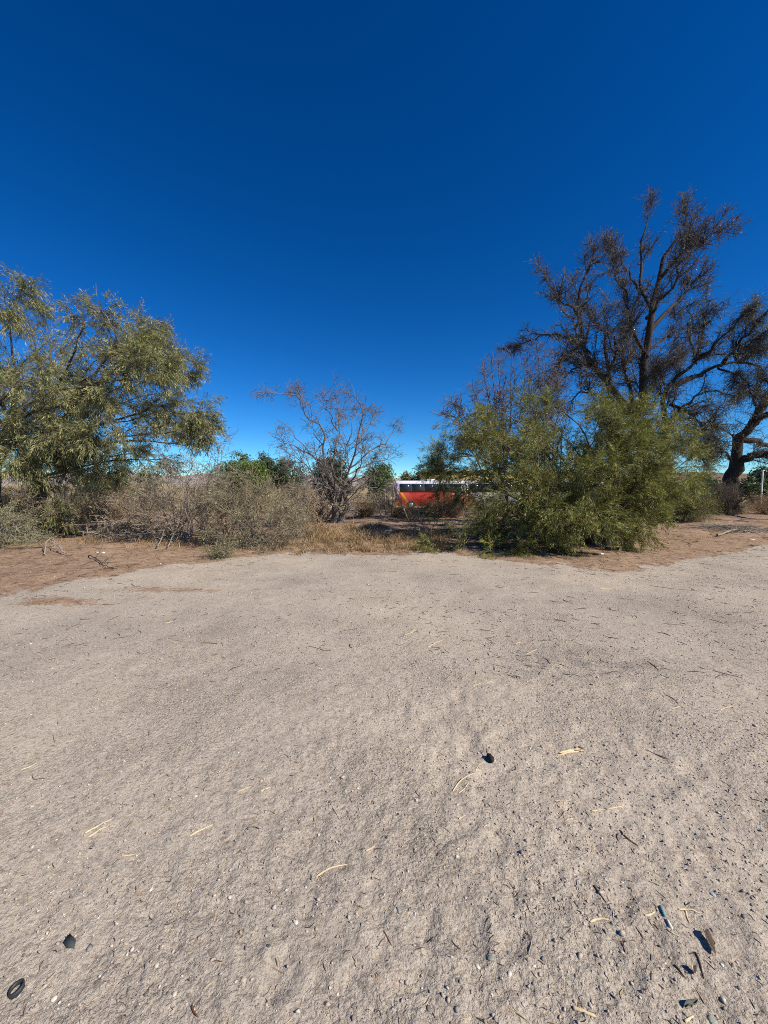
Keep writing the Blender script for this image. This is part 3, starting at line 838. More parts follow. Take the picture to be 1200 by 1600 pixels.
# --- the bare tree in the middle
CT = float(gnd(527, 817)[1])
BARE_SCALE = .72
tree('bare_tree', 'bare leafless tree standing alone in the middle, pale tangled branches against the sky', 'tree', CT,
     [([(525, 818), (524, 795), (527, 775), (522, 755), (515, 735)], .15, .09),
      ([(531, 819, -.1), (540, 790, -.1), (536, 765, 0), (545, 740, .1)], .1, .06)],
     [([(516, 738), (506, 705, .1), (500, 672, .2), (478, 650, 0), (466, 626, -.2), (440, 612, -.4), (394, 603, -.7)], .06, .006),
      ([(520, 745), (527, 695, .3), (528, 650, .4), (531, 608, .5)], .06, .006),
      ([(540, 745), (556, 695, -.3), (566, 660, -.5), (563, 632, -.6), (549, 611, -.7)], .06, .006),
      ([(558, 692, -.3), (576, 664, .2), (584, 652, .4), (594, 638, .6)], .04, .006),
      ([(545, 735), (585, 702, .5), (608, 685, .8), (627, 669, 1.)], .05, .006),
      ([(513, 735), (482, 708, -.6), (455, 692, -1.), (425, 680, -1.3)], .05, .006),
      ([(512, 745), (485, 735, -.8), (462, 712, -1.1), (440, 716, -1.4)], .04, .006),
      ([(524, 765), (495, 752, -.8), (470, 770, -1.2), (448, 795, -1.5)], .045, .008),
      ([(522, 770), (500, 765, -.7), (482, 785, -1.1), (474, 815, -1.3)], .035, .006),
      ([(540, 765), (556, 740, -.5), (566, 715, -.8), (572, 690, -1.)], .05, .01),
      ([(538, 760), (570, 748, -.2), (590, 752, -.5), (604, 764, -.6)], .035, .006),
      ([(505, 700), (490, 670, .6), (480, 630, .9), (462, 618, 1.)], .035, .005),
      ([(528, 670, .3), (515, 645, -.2), (512, 625, -.5), (500, 612, -.6)], .03, .005),
      ([(518, 740), (498, 715, .7), (465, 680, 1.1), (432, 650, 1.3)], .04, .006),
      ([(530, 740), (545, 700, .9), (548, 660, 1.2), (556, 630, 1.3)], .04, .006),
      ([(532, 750), (575, 725, 1.), (606, 712, 1.3), (620, 700, 1.5)], .035, .006),
      ([(522, 785), (505, 745, -.5), (492, 715, -.8), (488, 685, -1.)], .04, .005),
      ([(524, 785), (520, 740, -.8), (512, 700, -1.1), (515, 665, -1.3)], .04, .005),
      ([(530, 790), (542, 740, -.8), (546, 705, -1.1), (538, 660, -1.3)], .04, .005),
      ([(534, 790), (560, 755, .4), (580, 728, .8), (596, 690, 1.)], .035, .005),
      ([(524, 790), (492, 760, .5), (470, 735, .8), (452, 722, 1.)], .035, .005),
      ([(528, 780), (535, 720, .8), (522, 690, 1.), (545, 660, 1.2)], .035, .005),
      ([(526, 795), (505, 775, -1.), (486, 760, -1.4), (470, 745, -1.7)], .03, .005),
      ([(532, 795), (556, 770, -1.), (575, 750, -1.3), (585, 728, -1.5)], .03, .005)],
     [dict(n=4, length=(.5, 1.2), ang=(20, 60), K=12, r=(.022, .006), wig=.14, trop=(0, 0, .15), t0=.12, taper_len=.7, S=4),
      dict(n=8, length=(.25, .8), ang=(25, 75), K=5, r=(.009, .004), wig=.25, trop=(0, 0, .05), t0=.08, taper_len=.65, S=3, src=(0, 1)),
      dict(n=4, length=(.12, .45), ang=(25, 80), K=3, r=(.006, .004), wig=.28, t0=.15, S=3, col=(.17, .15, .138))],
     bark=(.15, .13, .112), twig=(.20, .178, .158), wig=.09)

# --- dense evergreen behind it, far trees
def round_tree(name, label, px, py_top, py_base, D, half_w, cols, n=6500, size=.34, group=None, trunk=True):
    b = at(px, py_base, D); zb = h1(b[0], D)
    ztop = at(px, py_top, D)[2]
    hgt = ztop - zb
    org = np.array([b[0], D, zb])
    root = tag(empty(name, org), label, 'tree', group)
    K = 8
    P = np.stack([org + np.array([.1 * math.sin(k), .1 * math.cos(k * 1.3), -.1 + hgt * .7 * k / (K - 1)]) for k in range(K)])
    V, F = tubes(P[None], np.linspace(.16, .05, K)[None], 7, .06)
    make('trunk', V, F, M_BARK, root, np.broadcast_to((.09, .07, .055), V.shape), True, org)
    # clumps of leaves spread through the crown
    nc = 60
    u = norm(rng.standard_normal((nc, 3))) * rng.random((nc, 1)) ** .45
    cen = org + np.array([0, 0, hgt * .56]) + u * np.array([half_w * .82, half_w * .8, hgt * .42])
    cr = rng.uniform(.2, .4, nc) * half_w
    br = np.stack([np.linspace(org + np.array([0, 0, hgt * .35]), c, 5) + .05 * rng.standard_normal((5, 3)) for c in cen])
    V, F = tubes(br, np.tile(np.linspace(.05, .015, 5), (nc, 1)), 4)
    tag(make('branches', V, F, M_BARK, root, np.broadcast_to((.09, .07, .055), V.shape), True, org), kind='stuff')
    i = rng.integers(0, nc, n)
    pos = cen[i] + norm(rng.standard_normal((n, 3))) * (cr[i] * rng.random(n) ** .4)[:, None] * np.array([1, 1, .8])
    d = norm(rng.standard_normal((n, 3)) + np.array([0, 0, -.2])); w = norm(np.cross(d, rng.standard_normal((n, 3))))
    L = size * rng.uniform(.6, 1.4, (n, 1))
    V = np.stack([pos, pos + d * L * .5 + w * L * .4, pos + d * L], 1).reshape(-1, 3)
    c = np.asarray(cols)[rng.integers(0, len(cols), n)] * (1 + .25 * rng.standard_normal(nc))[i][:, None].clip(.5, 1.6) * rng.uniform(.8, 1.2, (n, 1))
    tag(make('crown', V, np.arange(3 * n).reshape(n, 3), M_LEAF, root, np.repeat(c, 3, 0), False, org), kind='stuff')
    return root

FG = [(.11, .15, .055), (.135, .175, .065), (.09, .125, .05)]
FB = [(.15, .20, .05), (.12, .17, .045)]
FD = [(.085, .115, .06), (.10, .13, .065), (.07, .095, .05)]
gt = 'far green trees beyond the scrub'
round_tree('broadleaf_tree', 'mid-green far tree just right of the feathery tree, leftmost of the far row', 368, 706, 765, 62, 3.1, FG, group=gt)
round_tree('broadleaf_tree', 'bright yellowish-green far tree, second in the far row from the left', 396, 714, 765, 58, 2.6, FB, group=gt)
round_tree('broadleaf_tree', 'dark green far tree with the tallest crown in the far row', 420, 709, 765, 64, 2.9, FD, group=gt)
round_tree('broadleaf_tree', 'darkest far tree, seen through the bare tree\'s leftmost twigs', 452, 716, 765, 60, 2.6, FD, group=gt)
round_tree('broadleaf_tree', 'far green tree just right of the bare tree, near the buses', 592, 722, 765, 58, 2.6, FG, group=gt)
round_tree('broadleaf_tree', 'small far olive tree directly above the end of the red bus', 640, 738, 768, 64, 2.6, [(.14, .13, .05), (.11, .11, .045)], 3600, group=gt)
round_tree('broadleaf_tree', 'low far green tree seen through the branches of the feathery tree', 165, 738, 765, 48, 3.0, FG, group=gt)
round_tree('broadleaf_tree', 'dark far tree behind the thin white pole at the right edge', 1185, 733, 780, 42, 2.4, FD, 6000, group=gt)
round_tree('broadleaf_tree', 'far dark tree low behind the trunk of the forked tree', 1095, 742, 780, 45, 2.2, FD, 4200, group=gt)
round_tree('evergreen_shrub', 'dense dark green shrub close behind the bare tree', 520, 702, 790, 20.5, 1.25, [(.05, .06, .035), (.065, .075, .045), (.04, .05, .03)], 13000, .11)

# ------------------------------------------------------------------ dry brush
def brush(name, label, cat, px0, px1, py_base, py_top, D, depth, n, length, c, r=(.006, .002), up=.3, leafn=0, leafc=None,
          stems=0, sub=5, group=None, lsize=.05, lwidth=.016, fan=False):
    """a shrub or heap of tangled stems between two pixel columns"""
    xa, xb = at(px0, py_base, D)[0], at(px1, py_base, D)[0]
    cx = (xa + xb) / 2; hw = (xb - xa) / 2
    zt = at(cx * 0 + (px0 + px1) / 2, py_top, D)[2]
    org = np.array([cx, D, h1(cx, D)])
    hgt = zt - org[2]
    root = tag(empty(name, org), label, cat, group)
    K = 5; n = int(n * .75)
    th = rng.uniform(0, 2 * math.pi, n); q = np.sqrt(rng.random(n))
    sp = .3 + .55 * (1 - up)                                   # how far apart the stems are rooted
    bx = cx + hw * sp * q * np.cos(th); by = D + depth * sp * q * np.sin(th)
    B = np.stack([bx, by, H(bx, by) - .02], 1)
    tp = norm(rng.standard_normal((n, 3))); tp[:, 2] = np.abs(tp[:, 2])
    lob = norm(rng.standard_normal((7, 3))); lob[:, 2] = np.abs(lob[:, 2])
    lump = np.max(np.clip(tp @ lob.T, 0, 1) ** 5 * rng.uniform(.55, 1.15, 7), 1, keepdims=True)
    tp = tp * (.4 + .3 * rng.random((n, 1)) ** .6 + .45 * lump) * np.where(rng.random((n, 1)) < .06, 1.3, 1.0)
    E = np.stack([cx + hw * tp[:, 0], D + depth * tp[:, 1], org[2] + hgt * (.06 + .94 * tp[:, 2])], 1)
    E = B * .15 + E * .85 + np.array([0, 0, .15]) * (E - B)
    C1 = B * .6 + E * .4 + np.stack([.12 * hw * rng.standard_normal(n), .12 * depth * rng.standard_normal(n), hgt * (.12 + .22 * rng.random(n))], 1)
    t = np.linspace(0, 1, K)[None, :, None]
    P = B[:, None] * (1 - t) ** 2 + 2 * C1[:, None] * t * (1 - t) + E[:, None] * t ** 2
    P[:, 1:] += np.cumsum(.035 * rng.standard_normal((n, K - 1, 3)), 1) * min(1.0, hgt)
    P[:, :, 2] = np.maximum(P[:, :, 2], H(P[:, :, 0], P[:, :, 1]) - .01)
    R = r[1] + (r[0] * rng.uniform(.6, 1.6, (n, 1)) - r[1]) * np.linspace(1, 0, K)
    R = np.maximum(R, .001)
    big = np.argsort(-R[:, 0])[:stems]
    c = np.asarray(c, float)
    if c.ndim == 1: c = c[None]
    for b in big:
        V, F = tubes(P[b:b + 1], R[b:b + 1] * 2.4, 5, .06)
        make('stem', V, F, M_BARK, root, np.broadcast_to(c[rng.integers(len(c))] * 1.1, V.shape), True, org)
    bag = Bag()
    V, F = tubes(P, R, 3)
    cc = c[rng.integers(0, len(c), n)] * rng.uniform(.6, 1.4, (n, 1))
    bag.add(V, F, np.repeat(cc, len(V) // n, 0))
    T, TR = grow(P, R, sub, (.22 * hgt + .06, .5 * hgt + .12), (20, 80), K=3, r=(r[0] * .5, .0022), wig=.25, t0=.15)
    V, F = tubes(T, TR, 3)
    V[:, 2] = np.maximum(V[:, 2], H(V[:, 0], V[:, 1]) + .004)
    cc = c[rng.integers(0, len(c), len(T))] * rng.uniform(.6, 1.4, (len(T), 1))
    bag.add(V, F, np.repeat(cc, len(V) // len(T), 0))
    tag(bag.build('twigs', M_TWIG, root, org), kind='stuff')
    if leafn:
        V, q, C = leaves(T, leafn * .8, lsize * 1.15, lwidth * 1.2, cols=leafc, droop=.2, jitter=.04)
        V[:, 2] = np.maximum(V[:, 2], H(V[:, 0], V[:, 1]) + .004)
        tag(make('foliage', V, q, M_DRYLEAF, root, C, False, org), kind='stuff')
    return root

GREYW = [(.25, .21, .17), (.19, .155, .125), (.30, .26, .215)]
BROWN = [(.22, .14, .085), (.17, .105, .065), (.26, .17, .10)]
TAN = [(.30, .22, .13), (.25, .18, .105), (.36, .27, .16)]
SAGE = [(.27, .25, .135), (.22, .21, .112), (.33, .285, .165), (.18, .182, .092)]

def fan(name, label, cat, bpx, bpy, tips, c, leaf=None, spread=10, n1=11, n2=7, r0=.02, rt=(.008, .005), dz=.9, l1=(.35, .9), sag=.0, bark=None):
    """shrub of stems fanning out from one root to traced tips at various depths"""
    D = float(gnd(bpx, bpy)[1]); lims = []
    c = tuple(np.asarray(c) * 1.2)
    for (tx, ty) in tips:
        for rep_ in range(2):
            dd = rng.uniform(-dz, dz); bx = bpx + rng.uniform(-spread, spread)
            tx2, ty2 = tx + rng.uniform(-7, 7) * rep_, ty + rng.uniform(-2, 12) * rep_
            lims.append(([(bx, bpy - 3, rng.uniform(-.2, .2)), (bx + (tx2 - bx) * .35 + rng.uniform(-8, 8), bpy + (ty2 - bpy) * .45 - sag, dd * .4),
                          (bx + (tx2 - bx) * .72 + rng.uniform(-6, 6), bpy + (ty2 - bpy) * .8 - sag * .7, dd * .8), (tx2, ty2, dd)], r0 * rng.uniform(.6, 1.2), .004))
    return tree(name, label, cat, D, [([(bpx, bpy), (bpx, bpy - 5), (bpx + 1, bpy - 12)], r0 * 2.2, r0 * 1.4)], lims,
                [dict(n=n1, length=l1, ang=(15, 65), K=4, r=(rt[0] * 1.3, rt[1]), wig=.22, trop=(0, 0, .05), t0=.15, taper_len=.45, S=3),
                 dict(n=n2, length=(.12, .42), ang=(25, 80), K=3, r=(rt[0] * .7, rt[1] * .6), wig=.28, t0=.05, S=3)],
                leaf, bark=bark or c, twig=c, limb_name='stem', wig=.06)

fan('dead_bush', 'leafless grey-brown bush with splayed pale branches, left of the sage-coloured shrub', 'bush', 288, 846,
    [(212, 800), (222, 765), (240, 745), (262, 730), (282, 738), (300, 722), (325, 722), (345, 735), (336, 765), (205, 828), (228, 852), (262, 856)],
    (.25, .205, .165), [dict(n=1.6, size=.06, width=.018, cols=SAGE, clump=.3, jitter=.04)], 16, 9, 6, .018)
fan('dead_bush', 'tall wispy leafless bush with a long twig rising against the sky beside the far trees', 'bush', 318, 838,
    [(352, 684), (340, 712), (330, 742), (312, 735), (295, 752), (360, 745)], (.20, .165, .135), [dict(n=1.2, size=.06, width=.018, cols=SAGE, clump=.3, jitter=.04)], 8, 9, 5, .018)
fan('sage_shrub', 'grey-green rounded shrub between the dead bush and the bare tree', 'shrub', 404, 852,
    [(336, 775), (350, 752), (372, 742), (395, 748), (418, 752), (440, 764), (460, 780), (472, 806), (474, 834), (450, 854), (420, 860), (362, 852), (338, 820)],
    (.21, .18, .13), [dict(n=5.5, size=.062, width=.016, cols=SAGE + TAN[:1], clump=.3, jitter=.035, along=.7)], 20, 9, 8, .014)
fan('sage_shrub', 'smaller grey-green shrub filling the gap beside the dead bush', 'shrub', 345, 850,
    [(306, 790), (318, 770), (338, 765), (360, 772), (380, 790), (388, 820), (310, 825), (325, 858), (366, 862)],
    (.20, .17, .12), [dict(n=5, size=.058, width=.015, cols=SAGE + TAN[:1], clump=.3, jitter=.035, along=.7)], 14, 8, 7, .012)
fan('dead_bush', 'tangle of dead grey branches round the foot of the bare tree', 'bush', 505, 816,
    [(446, 800), (456, 775), (470, 758), (488, 748), (505, 742), (548, 748), (572, 756), (600, 768), (468, 820), (482, 824), (560, 790)],
    (.28, .235, .195), None, 18, 9, 6, .026, (.012, .006), 1.1, (.4, 1.1))
fan('dead_bush', 'low spreading dry bush with thin olive leaves, between the fallen branch and the dead bush', 'bush', 232, 840,
    [(165, 805), (178, 780), (195, 765), (215, 752), (235, 756), (255, 770), (172, 830), (200, 850), (240, 858)],
    (.27, .22, .165), [dict(n=3.5, size=.06, width=.017, cols=SAGE + TAN, clump=.3, jitter=.04)], 16, 9, 6, .015)
fan('dead_bush', 'dry twiggy bush beneath the hanging sprays of the feathery tree', 'bush', 140, 836,
    [(92, 800), (102, 775), (120, 758), (142, 762), (165, 770), (185, 790), (95, 835), (120, 852), (165, 852)],
    (.24, .19, .145), [dict(n=2.5, size=.06, width=.017, cols=SAGE + BROWN, clump=.3, jitter=.04)], 14, 8, 6, .014)
fan('dead_bush', 'brown dry bush against the dark trunk of the feathery tree', 'bush', 48, 842,
    [(5, 800), (18, 778), (36, 768), (58, 775), (78, 790), (92, 815), (88, 845), (10, 840), (40, 862)],
    (.19, .15, .115), [dict(n=2.5, size=.06, width=.017, cols=SAGE + BROWN, clump=.3, jitter=.04)], 14, 8, 6, .014)
fan('dead_bush', 'straw-brown bush closing the gap between sage shrub and bare tree', 'bush', 470, 838,
    [(436, 795), (446, 775), (462, 766), (480, 770), (495, 785), (500, 812), (440, 830), (475, 848)],
    (.28, .215, .145), [dict(n=3, size=.06, width=.017, cols=TAN + BROWN, clump=.3, jitter=.04)], 12, 8, 6, .013)
fan('dead_bush', 'low leafless twigs below the red bus, left of the green bush', 'bush', 668, 832,
    [(640, 798), (655, 788), (675, 780), (695, 788), (715, 798), (632, 812)],
    (.20, .16, .125), None, 12, 5, 4, .010)
fan('green_shrub', 'grey-green low branches sweeping over the litter at the left edge', 'shrub', -25, 852,
    [(-40, 790), (-10, 790), (12, 800), (30, 808), (45, 826), (50, 846), (40, 866), (15, 872), (-15, 876)],
    (.27, .235, .19), [dict(n=11, size=.06, width=.016, cols=OLIVE, clump=.25, jitter=.035, along=.7)], 12, 7, 6, .018)
brush('sage_shrub', 'low small grey-green sprig on brown litter in front of the sage-coloured shrub', 'shrub', 318, 372, 872, 835, 8.3, .35, 40, (.3, .6), [(.16, .14, .10)], (.004, .002), .4,
      14, SAGE, stems=0, sub=6, lsize=.04, lwidth=.01)
brush('brushwood_pile', 'flattened heap of dead grey brushwood on litter left of the dead bush', 'brushwood', 120, 300, 850, 812, 11.6, 1.3, 260, (.5, 1.5), GREYW + [(.12, .09, .07)], (.009, .003), .12, stems=8, sub=5)
brush('dry_bush', 'rusty orange-brown dry mound behind the fallen pale branch', 'bush', 112, 205, 822, 778, 15.5, 1.0, 220, (.4, 1.0), BROWN + [(.33, .20, .10)], (.005, .002), .4, 7, BROWN, sub=8)
brush('dry_bush', 'dry thicket at the foot of the feathery tree, brown darkened for deep shade', 'bush', -70, 66, 828, 756, 14.3, 1.3, 300, (.5, 1.3), [(.10, .075, .055), (.15, .11, .08)], (.007, .003), .35, 3, BROWN, sub=7)  # deep shade under the crown is put into these dark browns
brush('dry_bush', 'brown dry brush just right of the bare tree trunk, left of the wooden frame', 'bush', 548, 590, 828, 775, 16.6, .9, 190, (.5, 1.2), BROWN + TAN, (.005, .002), .5, 5, BROWN + TAN, sub=8)
brush('dry_bush', 'brown dry brush tangled round the foot of the wooden frame', 'bush', 596, 664, 826, 788, 16.9, .9, 190, (.4, 1.0), BROWN, (.005, .002), .45, 5, BROWN, sub=8)
brush('dry_bush', 'brown dry brush below the red bus, right of the wooden frame', 'bush', 642, 745, 822, 772, 17.4, 1.0, 240, (.4, 1.0), BROWN, (.005, .002), .4, 6, BROWN, sub=8)
brush('dry_bush', 'tan dry brush below the white bus, glimpsed through the green bush', 'bush', 730, 850, 818, 786, 18.5, 1.0, 220, (.4, 1.0), BROWN + TAN, (.005, .002), .4, 5, BROWN, sub=7)
brush('dry_bush', 'grey dead brush heaped round the left side of the bare tree trunk', 'bush', 452, 520, 822, 762, 15.2, .9, 200, (.5, 1.3), GREYW + BROWN, (.007, .002), .35, 3, BROWN, sub=8, stems=6)
brush('dry_bush', 'rusty brown dry brush at the right edge beside the forked trunk', 'bush', 1158, 1290, 812, 776, 18.2, 1.4, 260, (.4, 1.1), BROWN + [(.3, .17, .08)], (.006, .002), .4, 7, BROWN, sub=8)
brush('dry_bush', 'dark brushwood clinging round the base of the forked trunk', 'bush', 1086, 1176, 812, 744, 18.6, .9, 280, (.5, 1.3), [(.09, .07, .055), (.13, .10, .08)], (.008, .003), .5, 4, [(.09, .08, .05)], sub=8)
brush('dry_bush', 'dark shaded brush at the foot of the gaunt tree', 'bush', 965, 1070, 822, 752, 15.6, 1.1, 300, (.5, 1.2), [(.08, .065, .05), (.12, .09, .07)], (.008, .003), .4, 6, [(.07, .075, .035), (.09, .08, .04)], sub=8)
brush('green_shrub', 'low yellow-green shrub between the gaunt tree and the forked tree', 'shrub', 1030, 1120, 818, 738, 15.0, .9, 150, (.5, 1.3), [(.14, .12, .08)], (.006, .002), .55, 20, GREENS, sub=8)
brush('green_shrub', 'small olive sprig beside the foot of the feathery tree trunk', 'shrub', 74, 122, 838, 808, 12.2, .45, 50, (.3, .7), [(.2, .17, .12)], (.005, .002), .45, 18, OLIVE, sub=7)
brush('brushwood_pile', 'scattered dead sticks on shaded litter in front of the forked trunk', 'brushwood', 1060, 1230, 838, 818, 12.8, 1.2, 150, (.4, 1.3), GREYW, (.008, .003), .04, stems=7, sub=3)
bl = 'dry scrub in the field beyond the tree line'
for k, (pa, pb, pt, D, pal, lab) in enumerate([
        (190, 290, 748, 22, 0, 'straw-coloured field scrub behind the dead bush'), (70, 150, 752, 23, 1, 'olive field scrub behind the fallen branch'),
        (140, 215, 752, 21, 0, 'straw-coloured field scrub behind the rusty dry mound'), (280, 370, 744, 21, 1, 'olive field scrub behind the tall wispy bush'),
        (350, 440, 748, 20, 2, 'brown field scrub behind the sage-coloured shrub'), (420, 500, 750, 19.5, 1, 'olive field scrub just left of the bare tree'),
        (555, 640, 766, 24, 0, 'straw-coloured field scrub behind the wooden frame'), (-60, 80, 752, 21, 2, 'brown field scrub behind the feathery tree'),
        (1040, 1130, 764, 23, 0, 'straw-coloured field scrub left of the forked trunk'), (636, 800, 774, 26, 2, 'brown field scrub in front of the buses'),
        (800, 960, 774, 24, 1, 'olive field scrub behind the middle of the green bush'), (1150, 1280, 762, 23, 2, 'brown field scrub at the right edge behind the rusty brush'),
        (940, 1050, 766, 22, 1, 'olive field scrub behind the gaunt tree trunk')]):
    wood = [TAN + GREYW, GREYW, BROWN + GREYW][pal]; lf = [TAN, SAGE, BROWN + TAN][pal]
    brush('field_scrub', lab, 'bush', pa, pb, 790, pt, D, 1.6, 120, (.6, 1.5), wood, (.010, .004), .5, 7, lf, sub=7, group=bl, lsize=.09, lwidth=.03)


# --- dry grass
def grass(name, label, regions, cols, kind='stuff'):
    bag = Bag(); tri = []
    for (px0, px1, py0, py1, ntuft, blades, hmin, hmax) in regions:
        pt = gnd(rng.uniform(px0, px1, ntuft), rng.uniform(py0, py1, ntuft))
        k_ = np.repeat(np.arange(ntuft), rng.poisson(blades, ntuft) + 3); m = len(k_)
        b = pt[k_] + np.stack([rng.normal(0, .06, m), rng.normal(0, .06, m), np.full(m, -.01)], 1)
        lean = rng.normal(0, .5, (m, 2)); h = rng.uniform(hmin, hmax, m)
        tip = b + np.stack([lean[:, 0] * h, lean[:, 1] * h, h * .8], 1)
        mid = (b + tip) / 2 + np.array([0, 0, 1]) * (h * .12)[:, None]
        th = rng.uniform(0, math.pi, m); w = np.stack([np.cos(th), np.sin(th), 0 * th], 1) * .006
        V = np.stack([b - w, b + w, mid + w * .7, mid - w * .7, tip], 1).reshape(-1, 3)
        k = np.arange(m)[:, None] * 5
        c = np.asarray(cols)[rng.integers(0, len(cols), m)] * rng.uniform(.7, 1.25, (ntuft, 1))[k_]
        tri.append(k + np.array([3, 2, 4]) + bag.n)
        bag.add(V, k + np.array([0, 1, 2, 3]), np.repeat(c, 5, 0))
    V = np.concatenate(bag.V)
    return tag(make(name, V, [np.concatenate(bag.F), np.concatenate(tri)], M_DRYLEAF, None, np.concatenate(bag.C)), label, 'grass', kind=kind)

GOLD = [(.40, .275, .13), (.33, .225, .115), (.44, .325, .18), (.24, .16, .09), (.20, .13, .08)]
grass('dry_grass', 'golden dry grass tufts in front of the bare tree and green bush',
      [(478, 600, 820, 852, 130, 22, .08, .30), (600, 700, 832, 852, 60, 20, .06, .24), (440, 560, 836, 868, 70, 18, .04, .2), (600, 690, 838, 862, 50, 18, .04, .16), (560, 640, 850, 866, 40, 14, .05, .14),
       (200, 330, 838, 856, 70, 8, .06, .22), (330, 480, 850, 862, 40, 8, .05, .16), (60, 200, 830, 850, 60, 10, .06, .2), (860, 1120, 824, 846, 50, 10, .04, .12)], GOLD)
grass('field_grass', 'straw-yellow dry grass covering the field beyond the trees',
      [(-50, 1250, 790, 806, 420, 26, .25, .6), (-50, 480, 776, 792, 260, 26, .3, .7)], [(.36, .28, .14), (.32, .24, .12), (.40, .31, .17)])

# ------------------------------------------------------------------ buses, building, frame, pole, fence
def mat_livery(name, kind):
    m, nt, p = new_mat(name)
    co = objco(nt)
    sep = nt.nodes.new('ShaderNodeSeparateXYZ'); nt.links.new(co, sep.inputs[0])
    wv = nt.nodes.new('ShaderNodeTexWave'); wv.wave_type = 'BANDS'; wv.bands_direction = 'DIAGONAL'
    wv.inputs['Scale'].default_value = .085; wv.inputs['Distortion'].default_value = 2.2; wv.inputs['Detail'].default_value = 1
    nt.links.new(co, wv.inputs['Vector'])
    if kind == 'red':
        body = ramp(nt, wv.outputs[1], [(0, (.62, .05, .045)), (.55, (.70, .10, .05)), (.72, (.72, .08, .20)), (.84, (.85, .45, .02)), (.93, (.70, .06, .05))])
        body.color_ramp.interpolation = 'CONSTANT'
        top = (.62, .62, .66)
    elif kind == 'white':
        body = ramp(nt, wv.outputs[1], [(0, (.60, .61, .60)), (.62, (.58, .60, .58)), (.88, (.55, .07, .04))])
        body.color_ramp.interpolation = 'CONSTANT'
        top = (.72, .73, .75)
    else:
        body = ramp(nt, wv.outputs[1], [(0, (.66, .68, .68)), (.7, (.08, .38, .32))])
        body.color_ramp.interpolation = 'CONSTANT'
        top = (.70, .72, .72)
    gt_ = nt.nodes.new('ShaderNodeMath'); gt_.operation = 'GREATER_THAN'; gt_.inputs[1].default_value = 1.98
    nt.links.new(sep.outputs[2], gt_.inputs[0])
    nt.links.new(mixc(nt, gt_.outputs[0], body.outputs[0], top), p.inputs['Base Color'])
    p.inputs['Roughness'].default_value = .35
    return m

M_GLASS = mat_plain('dark_window_glass', (.025, .03, .045), .08, .6)
M_TYRE = mat_plain('tyre_rubber', (.02, .02, .02), .8, .2)
M_RIM = mat_plain('wheel_rim', (.35, .35, .36), .4, .5, .6)
M_DARKTRIM = mat_plain('dark_trim', (.03, .03, .035), .6, .3)
M_WHITE = mat_plain('white_paint', (.75, .75, .76), .45, .4)
M_PURPLE = mat_plain('violet_paint', (.10, .08, .30), .45, .4)
M_LAMP = mat_plain('tail_lamp', (.45, .02, .02), .3, .5)
M_HEAD = mat_plain('head_lamp', (.7, .7, .68), .2, .5)


def disc(c, r, w, n=20):
    t = np.arange(n) * 2 * math.pi / n
    ring = lambda y, q: np.stack([c[0] + q * np.cos(t), np.full(n, c[1] + y), c[2] + q * np.sin(t)], 1)
    V = np.concatenate([ring(-w / 2, r * .86), ring(-w / 2 + .02, r), ring(w / 2 - .02, r), ring(w / 2, r * .86)])
    F = [[a * n + i, a * n + (i + 1) % n, (a + 1) * n + (i + 1) % n, (a + 1) * n + i] for a in range(3) for i in range(n)]
    return V, [np.array(F), np.arange(n)[None, ::-1], np.arange(3 * n, 4 * n)[None]]


